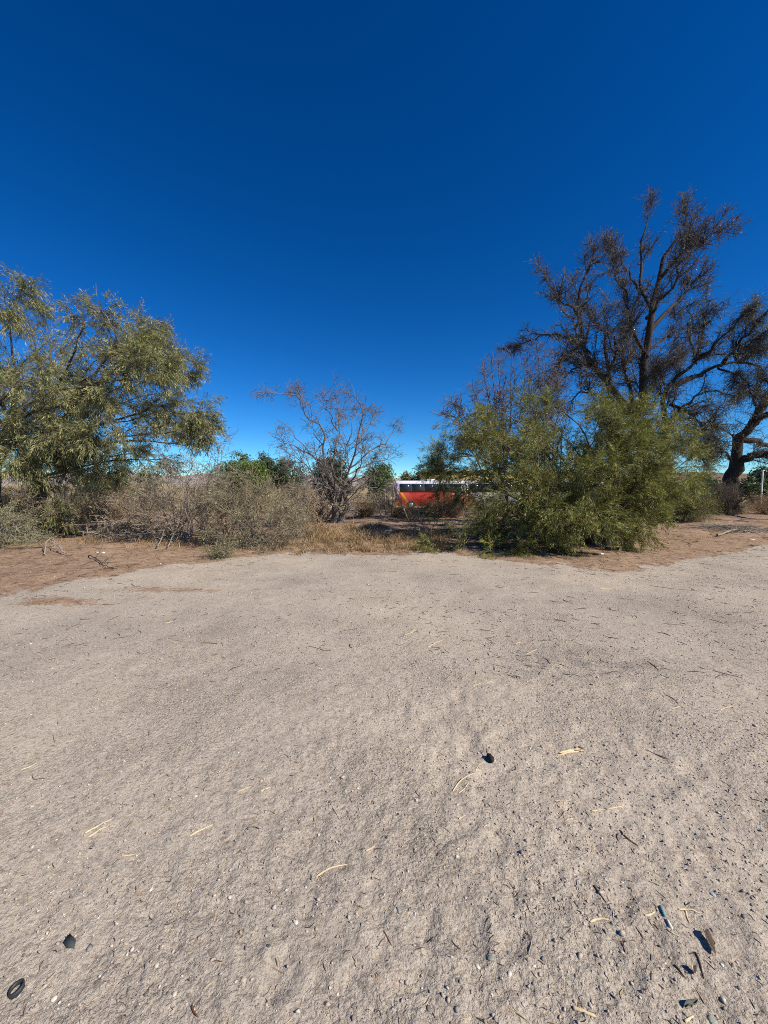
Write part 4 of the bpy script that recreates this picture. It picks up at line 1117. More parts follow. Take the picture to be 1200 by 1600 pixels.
def bus(name, label, px, D, length, height, kind):
    x0 = at(px, 760, D)[0]; z0 = h1(x0 + length / 2, D)
    z0 = at(px, 751, D)[2] - height
    root = tag(empty(name, (x0 + length / 2, D + 1.2, z0)), label, 'bus', 'buses parked beyond the scrub')
    mat = mat_livery(name + '_' + kind + '_paint', kind)
    W = 2.4; hl = length / 2
    # rounded cross-section swept along the length, with tucked-in ends
    prof = [(-W / 2, .35), (-W / 2, 2.0), (-W / 2 + .04, height - .45), (-W / 2 + .14, height - .16), (-W / 2 + .36, height),
            (W / 2 - .36, height), (W / 2 - .14, height - .16), (W / 2 - .04, height - .45), (W / 2, 2.0), (W / 2, .35)]
    xs = [(-hl, .93), (-hl + .12, 1.0), (-hl + .9, 1.0), (0, 1.0), (hl - .9, 1.0), (hl - .15, 1.0), (hl, .92)]
    V = np.array([[x, y * s, .35 + (z - .35) * (1 if s == 1 else .975)] for x, s in xs for y, z in prof])
    n = len(prof)
    F = [[k * n + i, k * n + (i + 1) % n, (k + 1) * n + (i + 1) % n, (k + 1) * n + i] for k in range(len(xs) - 1) for i in range(n)]
    body = make('body', V, [np.array(F), np.arange(n)[None, ::-1], np.arange((len(xs) - 1) * n, len(xs) * n)[None]], mat, root)
    nw = max(3, int(length / 1.35)); gap = .09; ww = (length - .9) / nw
    for side in (-1, 1):
        for k in range(nw):
            cx_ = -hl + .45 + ww * (k + .5)
            Vb, Fb = box((cx_, side * (W / 2 - .02), 2.3), (ww - gap * .6, .08, .92))
            make('window', Vb, Fb, M_GLASS, root)
    for sx, nm in ((-1, 'rear_window'), (1, 'windscreen')):
        Vb, Fb = box((sx * (hl - .005), 0, 2.15), (.05, W * .78, 1.0 if sx > 0 else .7)); make(nm, Vb, Fb, M_GLASS, root)
        Vb, Fb = box((sx * (hl + .02), 0, .52), (.16, W * .9, .26)); make('bumper', Vb, Fb, M_DARKTRIM, root)
        for sy in (-1, 1):
            Vb, Fb = box((sx * (hl + .005), sy * .9, .95), (.06, .3, .16)); make('tail_light' if sx < 0 else 'headlight', Vb, Fb, M_LAMP if sx < 0 else M_HEAD, root)
    Vb, Fb = box((-hl + .16, -W / 2 - .006, 1.85), (.26, .012, 1.9)); make('corner_panel', Vb, Fb, M_PURPLE if kind == 'red' else M_WHITE, root)
    Vb, Fb = box((hl - .75, -W / 2 - .008, 1.25), (.8, .02, 1.85)); d = make('door', Vb, Fb, M_DARKTRIM, root)
    Vb, Fb = box((hl - .46, -W / 2 - .03, 1.2), (.03, .03, .5)); make('handle', Vb, Fb, M_RIM, d)
    Vb, Fb = box((0, 0, height + .08), (1.6, 1.2, .18)); make('roof_unit', Vb, Fb, M_WHITE, root)
    for sx in (-hl + 1.7, hl - 2.0):
        for sy in (-1, 1):
            wv = tag(empty('wheel', (sx, sy * (W / 2 - .12), .46))); wv.parent = root
            Vd, Fd = disc((0, 0, 0), .46, .27); make('tyre', Vd, Fd, M_TYRE, wv, smooth_shade=False)
            Vd, Fd = disc((0, sy * .03, 0), .25, .25); make('rim', Vd, Fd, M_RIM, wv)
    Vb, Fb = box((hl + .1, -W / 2 - .16, 2.1), (.12, .12, .36)); make('mirror', Vb, Fb, M_DARKTRIM, root)

bus('parked_bus', 'red bus with yellow and pink swooshes parked beyond the wooden frame', 618, 44.0, 7.6, 3.1, 'red')
bus('parked_bus', 'white and silver bus with a red patch, glimpsed through the green bush', 727, 45.0, 7.4, 3.1, 'white')
bus('parked_bus', 'white bus with teal panels behind the middle of the green bush', 842, 46.0, 8.0, 3.1, 'teal')

# yellow building behind the buses
M_YELLOW = mat_plain('ochre_render', (.64, .48, .20), .9, .1, 0, 1.2, .2)
M_ROOFT = mat_plain('pale_roof_sheet', (.45, .40, .30), .7, .2, 0, 2, .2)
D_B = 60.0
xa, xb = at(658, 745, D_B)[0], at(905, 745, D_B)[0]
zb = h1(xa, D_B) - .1; zt = at(700, 738, D_B)[2]
bld = tag(empty('yellow_building', ((xa + xb) / 2, D_B, zb)), 'long low ochre-yellow building rising behind the parked buses', 'building')
o_ = np.array([(xa + xb) / 2, D_B, zb])
Vb, Fb = box(((xa + xb) / 2, D_B + 4, (zb + zt) / 2), (xb - xa, 8, zt - zb)); make('wall', Vb, Fb, M_YELLOW, bld, origin=o_)
Vb, Fb = box(((xa + xb) / 2, D_B + 4, zt + .06), (xb - xa + .5, 8.5, .12)); rf = make('roof', Vb, Fb, M_ROOFT, bld, origin=o_)
for k in range(9):
    Vb, Fb = box((xa + (k + .5) * (xb - xa) / 9, D_B + .1, zt + .26), (1.15, .25, .28)); make('parapet_block', Vb, Fb, M_YELLOW, rf, origin=o_)
for k in range(6):
    cxw = xa + (k + .5) * (xb - xa) / 6
    Vb, Fb = box((cxw, D_B - .01, zb + 1.9), (1.3, .06, 1.2)); wf = make('window', Vb, Fb, M_DARKTRIM, bld, origin=o_)
    Vb, Fb = box((cxw, D_B - .045, zb + 1.9), (1.1, .03, 1.0)); make('pane', Vb, Fb, M_GLASS, wf, origin=o_)

# tilted timber frame left standing in the brush
DF = 15.6
PALE = (.50, .41, .28)
fr = tag(empty('wooden_frame', gnd(600, 818)), 'tilted pale timber frame standing open in the dry brush before the red bus', 'frame')
fo = gnd(600, 818)
def plank(nm, a, b, w, d, c=PALE):
    V, F = beam(a, b, w, d)
    return make(nm, V, F, M_PLANK, fr, np.broadcast_to(np.asarray(c) * rng.uniform(.85, 1.1), V.shape), False, fo)
A = lambda px, py, dd=0.: at(px, py, DF + dd)
plank('post', A(599, 818), A(583, 766), .06, .06)
plank('post', A(637, 812, .1), A(615, 755, .1), .075, .06)
plank('top_rail', A(582, 768, -.05), A(617, 757, .05), .06, .05)
plank('post', A(603, 806, .5), A(601, 764, .5), .05, .05, (.36, .30, .22))
plank('post', A(612, 806, .6), A(613, 760, .6), .06, .05, (.30, .23, .15))
plank('bottom_rail', A(599, 811, -.06), A(612, 813, .1), .05, .05)
plank('board', A(606, 770, .55), A(611, 792, .55), .2, .02, (.33, .25, .17))
plank('brace', A(617, 757, .12), A(612, 790, .5), .03, .03)

# thin white pole and field fence
pp = at(1190, 770, 30.)
po = np.array([pp[0], 30., h1(pp[0], 30.)])
pole = tag(empty('white_pole', po), 'thin weathered white pole standing before dark far trees', 'pole')
zt_ = at(1190, 736, 30.)[2]
V, F = tubes(np.stack([np.linspace(po - [0, 0, .2], [po[0], 30., zt_], 8)])[0][None], np.full((1, 8), .045), 8)
make('shaft', V, F, M_WHITE, pole, None, True, po)
V, F = box((po[0], 30., zt_ + .03), (.13, .13, .05)); make('cap', V, F, M_WHITE, pole, origin=po)

fg = 'field fence posts behind the left scrub'
posts = []
for k, (px, top) in enumerate([(103, 757), (178, 758), (244, 738)]):
    p = at(px, 780, 20.5); z = h1(p[0], 20.5); zt_ = at(px, top, 20.5)[2]
    V, F = tubes(np.linspace([p[0], 20.5, z - .2], [p[0] + rng.uniform(-.05, .05), 20.5, zt_], 6)[None], np.full((1, 6), .055), 7, .08)
    o = make('fence_post', V, F, M_BARK, None, np.broadcast_to((.10, .08, .065), V.shape), True, (p[0], 20.5, z))
    tag(o, ('dark thin fence post, %s of three in the field behind the left scrub' % ['first', 'second', 'last'][k]), 'fence post', fg)
    posts.append((p[0], zt_))
# ------------------------------------------------------------------ fallen branches
def branch_thing(name, label, pts, r0, r1, c, nsub=5, cat='branch', lift=.03, group=None, sublen=(.15, .5)):
    P = np.array([gnd(p[0], p[1]) + [0, 0, (p[2] if len(p) > 2 else 0) + lift] for p in pts])
    C = catmull(P, 14) + .008 * rng.standard_normal((14, 3))
    C[:, 2] = np.maximum(C[:, 2], H(C[:, 0], C[:, 1]) + r1)
    org = np.array([C[0, 0], C[0, 1], h1(C[0, 0], C[0, 1])])
    root = tag(empty(name, org), label, cat, group)
    R = np.linspace(r0, r1, 14)
    V, F = tubes(C[None], R[None], 7, .06)
    make('stem', V, F, M_BARK, root, np.asarray(c) * rng.uniform(.85, 1.15, (len(V), 1)), True, org)
    if nsub:
        T, TR = grow(C[None], R[None], nsub, sublen, (25, 65), K=6, r=(r0 * .5, .003), wig=.2, t0=.3)
        T[:, :, 2] = np.maximum(T[:, :, 2], H(T[:, :, 0], T[:, :, 1]) + .006)
        for k in range(len(T)):
            V, F = tubes(T[k:k + 1], TR[k:k + 1], 5)
            make('offshoot', V, F, M_BARK, root, np.asarray(c) * rng.uniform(.8, 1.1, (len(V), 1)), True, org)
    return root

BONE = (.33, .285, .235)
branch_thing('fallen_branch', 'long bleached fallen branch lying forked on litter below the feathery tree', [(96, 832, .15), (115, 836, .12), (135, 838, .08), (160, 836, .1), (186, 830, .22)], .035, .012, BONE, 7)
branch_thing('fallen_branch', 'bleached branch arching over the litter near the feathery tree trunk', [(69, 868, 0), (74, 860, .15), (82, 858, .2), (90, 864, .05)], .015, .008, BONE, 3)
branch_thing('fallen_branch', 'short forked bleached stick right of the arching one', [(94, 862, .12), (97, 866, .05), (106, 868, 0)], .018, .008, BONE, 3, sublen=(.08, .2))
branch_thing('fallen_branch', 'thin dark twiggy branch lying across litter toward the sand', [(138, 868), (150, 876), (162, 884), (178, 892)], .011, .004, (.09, .07, .06), 8)
branch_thing('fallen_branch', 'pale bent branch sticking out at the foot of the sage-coloured shrub', [(338, 858, .05), (340, 838, .25), (352, 832, .35), (372, 834, .3)], .018, .008, BONE, 4)
branch_thing('fallen_branch', 'pale leaning branch in front of the sage-coloured shrub', [(372, 850, .15), (388, 838, .35), (404, 830, .5)], .016, .008, BONE, 4)
branch_thing('fallen_branch', 'pale splayed branch propped against the left of the bare tree', [(446, 822, .3), (470, 812, .6), (492, 806, .9)], .035, .014, BONE, 6)
branch_thing('fallen_branch', 'grey stick lying in dark shade below the wooden frame', [(590, 834, .05), (640, 832, .06), (690, 834, .04)], .02, .01, (.26, .22, .18), 4)
branch_thing('fallen_branch', 'sunlit grey stick on litter at the right in front of the forked trunk', [(1120, 838), (1150, 832, .05), (1185, 835)], .03, .012, (.3, .25, .2), 4)
for k, (pa, lab) in enumerate([([(215, 848, .05), (250, 838, .3), (285, 832, .5)], 'lowest splayed pale branch of the dead bush pointing at the sand'),
                               ([(245, 858, .02), (262, 846, .25), (288, 834, .5)], 'pale splayed branch hanging below the dead bush, next to the lowest one'),
                               ([(262, 858, .02), (276, 845, .25), (296, 834, .5)], 'pale branch drooping from the middle of the dead bush'),
                               ([(330, 842, .1), (312, 838, .35), (296, 834, .55)], 'pale branch of the dead bush bending toward the sage-coloured shrub')]):
    branch_thing('drooping_branch', lab, pa, .014, .014, (.29, .245, .195), 7)

# ------------------------------------------------------------------ gravel, litter crumbs
ICO_V = []
ph = (1 + 5 ** .5) / 2
for a, b in ((-1, ph), (1, ph), (-1, -ph), (1, -ph)):
    ICO_V += [(a, b, 0)]
for a, b in ((-1, ph), (1, ph), (-1, -ph), (1, -ph)):
    ICO_V += [(0, a, b)]
for a, b in ((ph, -1), (ph, 1), (-ph, -1), (-ph, 1)):
    ICO_V += [(a, 0, b)]
ICO_V = norm(np.array(ICO_V, float))
ICO_F = np.array([(0, 11, 5), (0, 5, 1), (0, 1, 7), (0, 7, 10), (0, 10, 11), (1, 5, 9), (5, 11, 4), (11, 10, 2), (10, 7, 6), (7, 1, 8),
                  (3, 9, 4), (3, 4, 2), (3, 2, 6), (3, 6, 8), (3, 8, 9), (4, 9, 5), (2, 4, 11), (6, 2, 10), (8, 6, 7), (9, 8, 1)])
OCT_V = np.array([(1, 0, 0), (-1, 0, 0), (0, 1, 0), (0, -1, 0), (0, 0, 1), (0, 0, -1)], float)
OCT_F = np.array([(0, 2, 4), (2, 1, 4), (1, 3, 4), (3, 0, 4), (2, 0, 5), (1, 2, 5), (3, 1, 5), (0, 3, 5)])
STONE_COLS = np.array([(.42, .345, .28), (.46, .38, .31), (.38, .315, .255), (.48, .40, .33), (.33, .28, .235), (.44, .355, .28), (.20, .175, .155), (.26, .24, .215), (.54, .48, .42), (.42, .35, .29)])


def stones(x, y, s, base_V, base_F, sink=.25, cols=STONE_COLS):
    n = len(x)
    V = base_V[None] * (1 + .28 * rng.standard_normal((n, len(base_V), 1))).clip(.5, 1.6)
    V = V * (s[:, None] * rng.uniform(.6, 1.3, (n, 3)) * np.array([1, 1, .72]))[:, None, :]
    th = rng.uniform(0, 6.28, n)[:, None]
    X = V[..., 0] * np.cos(th) - V[..., 1] * np.sin(th); Y = V[..., 0] * np.sin(th) + V[..., 1] * np.cos(th)
    z = H(x, y)
    V = np.stack([X + x[:, None], Y + y[:, None], V[..., 2] + (z + s * sink)[:, None]], -1)
    F = (base_F[None] + (np.arange(n) * len(base_V))[:, None, None]).reshape(-1, 3)
    C = cols[rng.integers(0, len(cols), n)] * rng.uniform(.8, 1.15, (n, 1))
    return V.reshape(-1, 3), F, np.repeat(C, len(base_V), 0)


def scatter(n, y0, y1, pw=1.0, side=1.05):
    y = y0 + (y1 - y0) * rng.random(n) ** pw
    x = rng.uniform(-side, side, n) * (y + .25)
    # clustering: gravel lies in patches
    keep = rng.random(n) < .35 + 1.3 * smooth(-.3, .45, oct2(x, y, .5, 61) + .6 * oct2(x, y, 1.7, 62) + .12 * x / y)
    return x[keep], y[keep]

gb = Bag()
x, y = scatter(5800, .85, 2.6, 1.1); gb.add(*stones(x, y, .0022 + .0042 * rng.random(len(x)) ** 2.4, ICO_V, ICO_F))
x, y = scatter(11000, 1.3, 4.0, 1.1); gb.add(*stones(x, y, .0025 + .0035 * rng.random(len(x)) ** 2, OCT_V, OCT_F))
x, y = scatter(900, .85, 4.5, 1.0); gb.add(*stones(x, y, .005 + .0045 * rng.random(len(x)) ** 2.5, ICO_V, ICO_F))
x, y = scatter(12000, 2.6, 9.5, 1.1); gb.add(*stones(x, y, .0032 + .005 * rng.random(len(x)) ** 2.4, OCT_V, OCT_F))
x, y = scatter(2600, 3.0, 12, .9); gb.add(*stones(x, y, .006 + .008 * rng.random(len(x)) ** 2.2, OCT_V, OCT_F))
tag(gb.build('gravel', M_STONE), 'fine gravel and grit strewn over the sand', 'gravel', kind='stuff')

# dark organic crumbs and small bits of twig lying on the sand and the litter
cb = Bag()
def crumbs(n, y0, y1, L, R, cols, pw=1.0, mask=None, side=1.1):
    y = y0 + (y1 - y0) * rng.random(n) ** pw; x = rng.uniform(-side, side, n) * (y + .2)
    if mask is not None:
        k = rng.random(n) < mask(x, y); x, y = x[k], y[k]
    n = len(x)
    th = rng.uniform(0, 6.28, n); l = rng.uniform(L[0], L[1], n)
    P = np.zeros((n, 3, 3)); b = rng.normal(0, .35, n)
    for k in range(3):
        t = (k / 2 - .5) * l
        a = th + b * (k / 2)
        P[:, k, 0] = x + np.cos(a) * t; P[:, k, 1] = y + np.sin(a) * t
        P[:, k, 2] = H(P[:, k, 0], P[:, k, 1]) + R * .6
    V, F = tubes(P, np.tile([R * .6, R, R * .5], (n, 1)) * rng.uniform(.6, 1.4, (n, 1)), 3)
    c = np.asarray(cols)[rng.integers(0, len(cols), n)] * rng.uniform(.7, 1.2, (n, 1))
    cb.add(V, F, np.repeat(c, 9, 0))
DK = [(.05, .04, .035), (.09, .065, .05), (.12, .09, .07), (.07, .06, .055)]
crumbs(1200, .9, 4.5, (.008, .035), .0016, DK, 1.2)
crumbs(260, 3.0, 9.5, (.06, .18), .0035, DK + [(.30, .22, .14)], 1.0)
crumbs(4200, 3.0, 10, (.015, .07), .003, DK, 1.0, lambda x, y: .25 + .75 * smooth(-.1, .3, oct2(x, y, 1.5, 71) + .3 * x / y))
crumbs(900, .9, 7, (.012, .05), .0016, [(.5, .4, .25), (.42, .33, .2)], 1.1)
crumbs(5600, 5, 13, (.03, .16), .004, [(.12, .075, .05), (.20, .13, .085), (.08, .055, .04), (.30, .21, .14), (.36, .26, .17)], 1.0, lambda x, y: np.clip(litter_mask(x, y) * .9 + .28 * smooth(-1.5, 0, y - litter_edge(x / np.maximum(y, .2))), 0, 1))
crumbs(1800, 9, 19, (.06, .22), .006, [(.12, .075, .05), (.20, .14, .09), (.30, .22, .15), (.08, .06, .045)], 1.0)
tag(cb.build('litter_crumbs', M_STRAW), 'broken twig bits and dry leaf stalks scattered over sand and litter', 'litter', kind='stuff')

# ------------------------------------------------------------------ single things lying on the sand
def gtube(name, label, pts, r0, r1, c, cat, group=None, lift=0.0, K=12, mat=None, sides=6):
    P = gnd([p[0] for p in pts], [p[1] for p in pts])
    for i, p in enumerate(pts):
        if len(p) > 2: P[i, 2] += p[2]
    C = catmull(P, K)
    C[:, 2] = np.maximum(C[:, 2], H(C[:, 0], C[:, 1]) + .1 * min(r0, r1)) + r0 * .35 + lift
    R = np.linspace(r0, r1, K); R[0] *= .5; R[-1] *= .35
    org = gnd(pts[0][0], pts[0][1])
    V, F = tubes(C[None], R[None], sides, .08)
    o = make(name, V, F, mat or M_STRAW, None, np.asarray(c) * rng.uniform(.9, 1.1, (len(V), 1)), True, org)
    return tag(o, label, cat, group)

STRAW = (.60, .48, .30); TWIG = (.10, .07, .055); RUST = (.20, .09, .05)
straws = [
    ([(33, 1203), (45, 1199), (58, 1193)], 'lone straw near the left edge, above the bent dark twig', .003),
    ([(133, 1302), (150, 1293), (176, 1280)], 'upper straw of the pair at the left, below the lone straw', .004),
    ([(138, 1309), (150, 1301), (168, 1292)], 'lower straw of the pair at the left', .0035),
    ([(296, 1307), (315, 1297), (333, 1289)], 'straight straw right of the pair of straws', .004),
    ([(371, 1237), (382, 1233), (392, 1229)], 'short straw in the middle left, left one of two in line', .003),
    ([(407, 1237), (415, 1233), (422, 1230)], 'short straw in the middle left, right one of two in line', .003),
    ([(494, 1370), (510, 1360), (522, 1355), (543, 1351)], 'long crooked straw below the middle, ending in a dark tip', .004),
    ([(572, 1330), (580, 1326), (586, 1322)], 'tiny straw just right above the long crooked straw', .003),
    ([(190, 1338), (200, 1337), (210, 1335)], 'faint straw left of centre below the straight straw', .003),
    ([(707, 1238), (716, 1224), (728, 1214), (744, 1208)], 'curved straw beside the black pod, left side of the open loop', .0035),
    ([(716, 1240), (726, 1232), (733, 1222)], 'curved straw, inner side of the open loop near the black pod', .003),
    ([(743, 1205), (748, 1196), (757, 1190)], 'fine straw touching the black pod', .002),
    ([(925, 1267), (940, 1266), (950, 1267)], 'straight pale straw right of centre, left one of two nearly touching', .003),
    ([(950, 1264), (962, 1262), (976, 1259)], 'pale straw right of centre, right one of two nearly touching', .003),
    ([(883, 1283), (890, 1280), (896, 1279)], 'small straw chip below the hooked straw', .0025),
    ([(867, 1252), (875, 1251), (882, 1255), (869, 1266)], 'hooked straw right of the black pod', .0025),
    ([(717, 1280), (722, 1277), (728, 1274)], 'short white straw chip below the loop of straws', .003),
    ([(756, 1293), (760, 1290), (766, 1287)], 'short straw chip right of the white chip', .0025),
    ([(922, 1441), (932, 1437), (942, 1436), (952, 1438)], 'pale curved straw left of the teal strip', .0045),
    ([(1007, 1431), (1015, 1430), (1024, 1425)], 'pale straw touching the left of the teal strip', .004),
    ([(1060, 1421), (1075, 1422), (1095, 1428)], 'long brownish stalk right of the teal strip', .0035),
    ([(1071, 1422), (1073, 1432), (1078, 1443)], 'short stalk crossing the brownish stalk right of the teal strip', .003),
    ([(1042, 1452), (1050, 1458), (1062, 1464)], 'thin stalk below the teal strip', .003),
    ([(895, 1575), (908, 1580), (932, 1590)], 'thick pale straw at the bottom edge, right of centre', .006),
    ([(1070, 1597), (1076, 1593), (1084, 1588)], 'short straw at the bottom edge beside the grey-green stone', .004),
    ([(760, 1067), (765, 1066), (771, 1064)], 'small straw high on the sand right of centre', .003),
    ([(668, 1012), (680, 1005), (693, 1000)], 'straw high on the sand below the bush, slanted', .004),
    ([(632, 992), (640, 990), (650, 984)], 'small slanted straw left of the slanted one below the bush', .0035),
    ([(806, 1006), (812, 1004), (818, 1004)], 'small straw chip below the bush, left one of a close pair', .0035),
    ([(823, 1022), (832, 1018), (840, 1014)], 'small straw chip below the bush, right one of a close pair', .0035),
    ([(752, 1068), (744, 1070), (738, 1074)], 'faint straw beside the small straw high on the sand', .0025),
    ([(938, 920), (955, 920), (962, 921)], 'pale straw at the litter edge below the white scrap', .005),
    ([(1050, 1108), (1062, 1104), (1068, 1106)], 'pale straw scraps far right on the sand', .003),
    ([(1125, 1110), (1136, 1105), (1145, 1104)], 'pale twisted straw at the far right of the sand', .003),
    ([(258, 974), (264, 973), (270, 971)], 'small straw on the upper left sand below the litter patch', .005),
]
for pts, lab, r in straws:
    gtube('straw', lab, pts, r, r * .6, STRAW, 'straw', 'straws lying on the sand')

twigs_ = [
    ([(50, 1212), (53, 1218), (62, 1217), (73, 1216)], 'bent dark twig near the left edge below the lone straw', .003, TWIG),
    ([(83, 1148), (84, 1155), (86, 1161)], 'short rusty twig at the upper left of the sand', .003, RUST),
    ([(232, 1142), (232, 1147), (233, 1152)], 'tiny dark upright twig in the upper left sand', .0025, TWIG),
    ([(519, 1262), (525, 1271), (530, 1281)], 'thin dark twig left of centre pointing down to the sand ripples', .003, TWIG),
    ([(605, 1086), (608, 1092), (608, 1100)], 'curved dark twig near the middle of the picture', .004, TWIG),
    ([(598, 1048), (602, 1049), (606, 1047)], 'small dark twig just above the curved one', .004, TWIG),
    ([(868, 1294), (880, 1300)], 'stub of dark twig right of the straw chips', .003, TWIG),
    ([(968, 1297), (978, 1308), (998, 1323)], 'rusty brown split twig at the right', .006, RUST),
    ([(928, 1383), (936, 1395), (947, 1411)], 'straight dark twig above the teal strip', .006, TWIG),
    ([(1008, 1172), (1020, 1177), (1046, 1187)], 'gnarled dark twig at the right, highest of the large ones', .006, TWIG),
    ([(1126, 1220), (1135, 1225), (1142, 1231)], 'rusty thin twig near the right edge', .004, RUST),
    ([(882, 1268), (878, 1274), (870, 1280)], 'tiny dark twig crossing the hooked straw', .003, TWIG),
    ([(780, 1376), (792, 1374), (800, 1378)], 'slim pale-brown twig below the middle right', .0035, (.3, .22, .15)),
    ([(1054, 1508), (1064, 1520), (1072, 1530)], 'dark twig near the bottom right, left of the curled leaf shadow', .006, TWIG),
    ([(1086, 1488), (1092, 1500), (1100, 1530)], 'long dark twig below the curled leaf', .006, TWIG),
    ([(600, 1455), (606, 1466), (612, 1478)], 'rusty twig below the middle beside a flat stone', .004, RUST),
    ([(300, 1572), (303, 1582), (310, 1590)], 'rusty twig at the bottom left of centre', .006, RUST),
    ([(1028, 989), (1038, 990), (1048, 994)], 'dark straight stick in the far right sand', .01, TWIG),
    ([(1016, 915), (1050, 920), (1085, 923), (1106, 925)], 'long thin stick lying flat on the far right sand', .008, (.25, .17, .11)),
    ([(866, 971), (876, 970), (884, 972)], 'dark stick below the bush, left one of a close dark pair', .011, TWIG),
    ([(880, 938), (886, 940), (893, 939)], 'dark stick below the bush, right one of a close dark pair', .011, TWIG),
    ([(862, 940), (872, 941), (880, 941)], 'dark flat stick just left of the close dark pair', .009, TWIG),
    ([(774, 917), (782, 918), (789, 917)], 'short dark stick at the litter edge under the bush', .011, TWIG),
    ([(482, 1010), (496, 1013), (510, 1018)], 'thin dark stick in the middle left sand', .005, TWIG),
    ([(160, 945), (172, 945), (188, 943)], 'brown stick lying on the sand below the left litter patch', .01, (.13, .09, .06)),
    ([(1040, 1086), (1052, 1092), (1060, 1100)], 'thin broken stick on the churned sand at the right', .005, TWIG),
    ([(205, 912), (210, 916), (220, 917)], 'small curled brown stick above the left litter patch', .011, (.2, .14, .09)),
    ([(640, 1040), (648, 1036), (656, 1030)], 'tiny dark stick above the middle of the sand', .004, TWIG),
]
for pts, lab, r, c in twigs_:
    gtube('twig', lab, pts, r * .58, r * .3, c, 'twig', 'dark twigs lying on the sand')

def stone(label, px, py, size, c, cat='stone', name='stone', flat=.55, group='larger stones on the sand', ang_=0):
    p = gnd(px, py)
    t = np.linspace(0, 2 * math.pi, 9)[:-1]
    rad_ = size * (1 + .2 * rng.standard_normal(8)).clip(.65, 1.35)
    sx, sy = rng.uniform(.8, 1.2), rng.uniform(.65, 1.0)
    rings = []
    for zz, q in ((-.4, .75), (-.05, 1.0), (.35, .93), (.62, .6)):
        rings.append(np.stack([rad_ * q * np.cos(t) * sx, rad_ * q * np.sin(t) * sy, np.full(8, zz * flat * size * 1.2) + .06 * size * rng.standard_normal(8)], 1))
    V = np.concatenate(rings + [np.array([[0, 0, .72 * flat * size * 1.2]])])
    F = np.array([[k * 8 + i, k * 8 + (i + 1) % 8, (k + 1) * 8 + (i + 1) % 8, (k + 1) * 8 + i] for k in range(3) for i in range(8)])
    T = np.array([[24 + i, 24 + (i + 1) % 8, 32] for i in range(8)])
    a = rng.uniform(0, 6.28); X, Y = rot2(V[:, 0], V[:, 1], a); V = np.stack([X, Y, V[:, 2] + .02 * size], 1)
    o = make(name, V + p, [F, T], M_STONE, None, np.asarray(c) * rng.uniform(.92, 1.08, (len(V), 1)), False, p)
    return tag(o, label, cat, group)

WS = (.62, .60, .55); GS = (.22, .26, .25); BS = (.30, .33, .33)
for lab, px, py, s, c in [
    ('white angular stone below the middle, left of centre', 462, 1441, .0125, WS), ('white pebble left of centre, upper one above the crooked straw', 559, 1232, .011, WS),
    ('pale rounded pebble near the straw bundle at the left', 306, 1244, .011, WS), ('pale bluish pebble left of centre in the sand ripples', 236, 1390, .013, (.5, .53, .52)),
    ('white pebble with dark side, right of the bluish pebble', 359, 1402, .010, WS), ('flat bluish-grey slab of stone in the bottom middle', 623, 1422, .017, GS),
    ('pale rounded stone at the lower right of the curled leaf', 1130, 1563, .015, (.48, .47, .42)), ('grey-green stone at the bottom edge near the right corner', 1113, 1596, .017, (.28, .33, .30)),
    ('grey stone left of the thick pale straw at the bottom', 922, 1570, .013, (.40, .39, .36)), ('small pale pebble above the bottom right sand dents', 972, 1488, .011, (.5, .46, .4)),
    ('pale pebble just left of the small pebble at the bottom right', 954, 1487, .009, (.5, .46, .4)), ('bluish-green flat stone at the bottom middle right', 767, 1498, .013, GS),
    ('dark blue-grey stone right of the bluish-green flat stone', 795, 1490, .012, (.16, .19, .20)), ('whitish stone beside the bluish-green flat stone', 746, 1510, .011, WS),
    ('pale stone chip at the bottom left below the black ring', 85, 1560, .012, WS), ('pale pebble right of the dark shard', 245, 1508, .011, (.5, .47, .42)),
    ('pale stone at the bottom, left of centre', 273, 1553, .012, (.5, .47, .42)), ('rounded tan stone at the bottom, right of the pale one', 380, 1530, .012, (.42, .37, .31)),
    ('dark pebble in the middle left sand', 180, 1240, .008, (.10, .10, .10)), ('small black pebble above the straight straw', 227, 1302, .007, (.04, .04, .045)),
    ('black pebble left of the fine straw by the pod, high up', 660, 1076, .012, (.04, .04, .045)), ('black pebble on dark churned sand at the right', 924, 1070, .016, (.04, .04, .045)),
    ('dark grey stone on the upper left sand', 197, 918, .032, (.12, .12, .12)), ('dark grey stone in the ripples above the white angular stone', 604, 1309, .010, (.07, .07, .08)),
    ('dark pebble right of the white angular stone', 622, 1272, .008, (.06, .06, .06)), ('white pebble on the left sand near its upper edge', 48, 1006, .018, WS),
    ('pale cream stone at the right among twigs', 1081, 1150, .011, (.55, .52, .46)), ('bluish pebble at the right on dented sand', 1114, 1398, .010, (.35, .42, .45)),
    ('pale pebble near the bottom right corner', 1128, 1508, .010, WS), ('small dark stone left of the dark shard', 95, 1410, .010, (.12, .11, .11)),
    ('blue-grey pebble below the bush on open sand', 820, 937, .022, (.30, .33, .38)), ('white chip of stone on litter under the dead bush', 251, 881, .028, WS),
    ('grey-green pebble left of centre, lower sand', 418, 1450, .010, GS), ('dark pebble in the sand ripples below the middle', 420, 1478, .010, (.08, .09, .1))]:
    stone(lab, px, py, s * .7, tuple(np.asarray(c) * (1.06, 1.0, .9)))

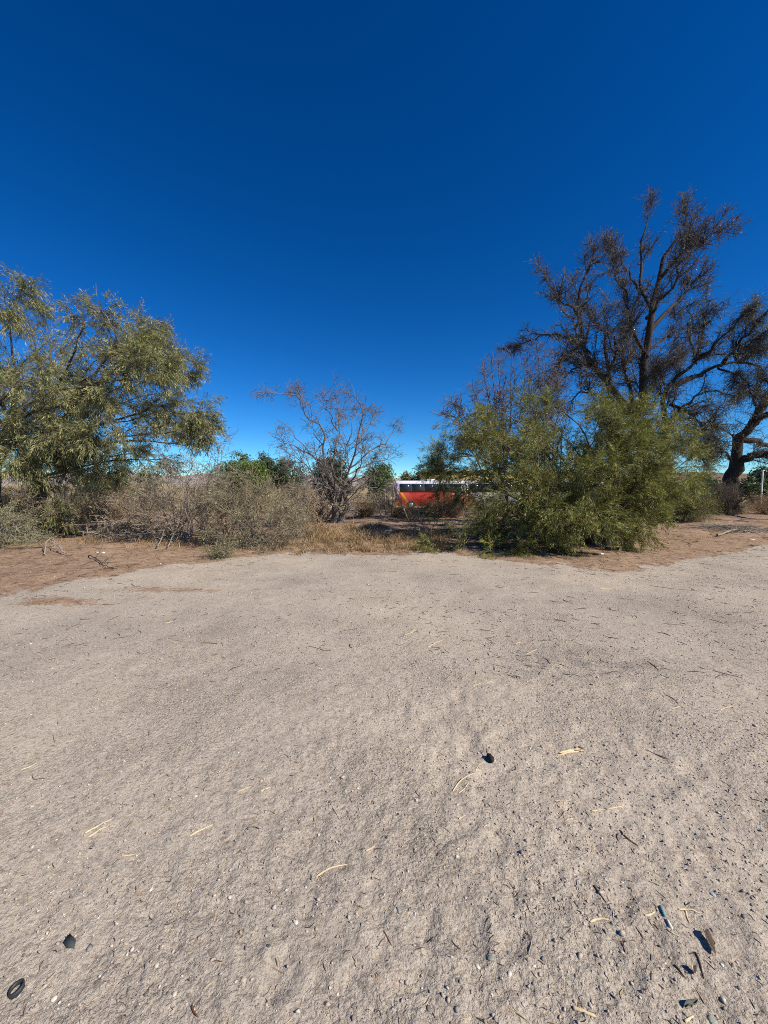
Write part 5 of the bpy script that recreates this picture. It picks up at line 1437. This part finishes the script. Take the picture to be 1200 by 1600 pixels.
# black ring, shard, pod, bundle, teal strip, curled leaf, scraps
def ring_thing():
    p = gnd(26, 1548)
    t = np.linspace(0, 2 * math.pi, 37)
    a, b = .019, .0175
    th = rad(58)
    Ring = []
    for (q, z) in ((1.0, -.008), (1.0, .009), (.80, .010), (.82, -.008)):
        x, y = rot2(a * q * np.cos(t[:-1]), b * q * np.sin(t[:-1]) * (1 if q == 1 else .9), th)
        Ring.append(np.stack([x, y, np.full(36, z) + .004 * np.cos(t[:-1])], 1))
    V = np.concatenate(Ring) + p + [0, 0, .004]
    F = np.array([[k * 36 + i, k * 36 + (i + 1) % 36, ((k + 1) % 4) * 36 + (i + 1) % 36, ((k + 1) % 4) * 36 + i] for k in range(4) for i in range(36)])
    o = make('rubber_ring', V, F, mat_plain('black_rubber', (.028, .03, .034), .55, .35), None, None, True, p)
    tag(o, 'flattened black rubber ring half sunk in sand at the bottom left corner', 'ring')
ring_thing()


def slab(name, label, cat, pix, thick, c, mat=M_STONE, lift=.004, curl=0.0):
    P = gnd([a for a, b in pix], [b for a, b in pix]); n = len(P)
    cen = P.mean(0); zz = max(P[:, 2].max() - .004, cen[2])
    P[:, 2] = zz + lift + curl * rng.random(n)
    top = P + [0, 0, thick]; top[:, :2] = cen[:2] + (top[:, :2] - cen[:2]) * .95
    V = np.concatenate([P - [0, 0, .012], top])
    F = [np.array([[i, (i + 1) % n, n + (i + 1) % n, n + i] for i in range(n)]), np.arange(n, 2 * n)[None], np.arange(n)[None, ::-1]]
    o = make(name, V, F, mat, None, np.broadcast_to(c, V.shape), False, cen)
    return tag(o, label, cat)

slab('slate_shard', 'dark slate-coloured pentagonal shard lying on sand near the black ring', 'shard', [(100, 1476), (104, 1482), (116, 1483), (119, 1471), (109, 1463)], .006, (.045, .055, .055))
p = gnd(766, 1188)
pv, pf = stones(np.array([0.]), np.array([0.]), np.array([1.0]), ICO_V, ICO_F)[:2]
pod = tag(empty('seed_pod', p), 'black shrivelled seed pod with a thin stalk on the sand right of centre', 'seed pod')
t = np.linspace(-1, 1, 9)
PP = np.stack([.017 * t * .35, .030 * t * -1, .012 + .004 * np.cos(t * 2)], 1) + p
V, F = tubes(PP[None], (.0165 * np.sqrt(np.clip(1 - t ** 2 * .97, .02, 1)))[None], 9, .1)
BLK = mat_plain('black_pod', (.018, .016, .015), .7, .2)
make('pod', V, F, BLK, pod, None, True, p)
PP = catmull(np.array([p + [-.006, .026, .014], p + [-.010, .045, .02], p + [-.006, .062, .026]]), 8)
V, F = tubes(PP[None], np.linspace(.003, .0015, 8)[None], 5); make('stalk', V, F, BLK, pod, None, True, p)

bun = tag(empty('wood_splinter', gnd(890, 1177)), 'pale splintered wood sliver with dark end on the sand at right', 'splinter')
bo = gnd(890, 1177)
for k, (pa, pb, r, c) in enumerate([((872, 1182), (905, 1174), .005, (.68, .52, .33)), ((873, 1178), (907, 1172), .006, (.72, .55, .34)), ((890, 1174), (911, 1176), .004, (.6, .45, .28)), ((903, 1170), (911, 1173), .005, (.10, .08, .06))]):
    C = np.linspace(gnd(*pa), gnd(*pb), 7) + .002 * rng.standard_normal((7, 3)); C[:, 2] = H(C[:, 0], C[:, 1]) + .004 + .003 * k
    V, F = tubes(C[None], np.array([.3, 1, 1, 1, 1, .9, .4])[None] * r, 6, .1)
    make('splinter', V, F, M_STRAW, bun, np.broadcast_to(c, V.shape), True, bo)

# curled dry leaf casting a long dark shadow, and neighbours
def curl_leaf(name, label, pa, pb, w, hgt, c):
    a, b = gnd(*pa), gnd(*pb); n = 9; m = 7
    ax = norm(b - a); sd = norm(np.cross(ax, [0, 0, 1]))
    V = []
    for i in range(n):
        t = i / (n - 1); ww = w * (math.sin(math.pi * (t * .86 + .1)) ** .7)
        for j in range(m):
            q = (j / (m - 1) - .5) * math.pi * 1.25
            V.append(a + (b - a) * t + sd * math.sin(q) * ww + np.array([0, 0, .006 + hgt * (1 - math.cos(q)) * (ww / w) + .004 * math.sin(t * 7)]))
    V = np.array(V)
    V2 = V + np.array([0, 0, .0012])
    i = np.arange(n * m).reshape(n, m)
    q = np.stack([i[:-1, :-1], i[:-1, 1:], i[1:, 1:], i[1:, :-1]], -1).reshape(-1, 4)
    F = np.concatenate([q[:, ::-1], q + n * m])
    edge = np.concatenate([i[0], i[1:, -1], i[-1, ::-1][1:], i[::-1, 0][1:]])
    F = np.concatenate([F, np.array([[edge[k], edge[k + 1], edge[k + 1] + n * m, edge[k] + n * m] for k in range(len(edge) - 1)])])
    o = make(name, np.concatenate([V, V2]), F, M_STRAW, None, np.broadcast_to(c, (2 * n * m, 3)), True, a)
    return tag(o, label, 'leaf')
curl_leaf('dry_leaf', 'curled dry tan leaf near the bottom right, deeply shaded inside', (1100, 1457), (1117, 1494), .0085, .012, (.52, .42, .30))
curl_leaf('dry_leaf', 'small curled leaf in the twigs below the larger curled leaf', (1083, 1512), (1086, 1525), .006, .006, (.50, .40, .29))
curl_leaf('dry_leaf', 'dark curled leaf at the bottom edge left of the pale stone', (1070, 1577), (1090, 1566), .006, .006, (.10, .11, .09))
slab('plastic_strip', 'small faded teal plastic strip on the sand at the lower right', 'plastic strip', [(1029, 1416), (1033, 1415), (1041, 1430), (1040, 1434), (1037, 1432)], .003, (.15, .27, .27), lift=.002)
slab('plastic_scrap', 'white scrap pointing down from the teal strip', 'scrap', [(1040, 1436), (1045, 1440), (1052, 1453), (1046, 1450)], .002, (.62, .57, .50), M_STRAW)

def crumple(name, label, px, py, size, c, cat, flat=.5):
    p = gnd(px, py)
    V = norm(ICO_V) * size * (1 + .3 * rng.standard_normal((12, 1))).clip(.5, 1.5) * np.array([1.3, .9, flat]) + [0, 0, size * flat * .5]
    o = make(name, V + p, ICO_F, M_STRAW, None, np.broadcast_to(c, V.shape), False, p)
    return tag(o, label, cat)
crumple('paper_scrap', 'crumpled white scrap on the brown litter below the green bush', 938, 866, .045, (.70, .68, .63), 'scrap')
crumple('wood_chunk', 'dark brown wood chunk beside the crumpled white scrap', 930, 867, .05, (.07, .05, .04), 'wood chunk')
crumple('paper_scrap', 'flat white scrap in shade at the foot of the gaunt tree', 1004, 819, .09, (.75, .74, .72), 'scrap', .3)
crumple('paper_scrap', 'flat pale scrap on sunlit litter near the right edge', 1172, 843, .09, (.6, .55, .48), 'scrap', .15)
crumple('paper_scrap', 'small white scrap on litter below the fallen branch, leftmost of two', 152, 863, .028, (.6, .57, .52), 'scrap', .5)
crumple('paper_scrap', 'small white scrap on litter below the fallen branch, second of two', 161, 863, .032, (.6, .57, .52), 'scrap', .5)
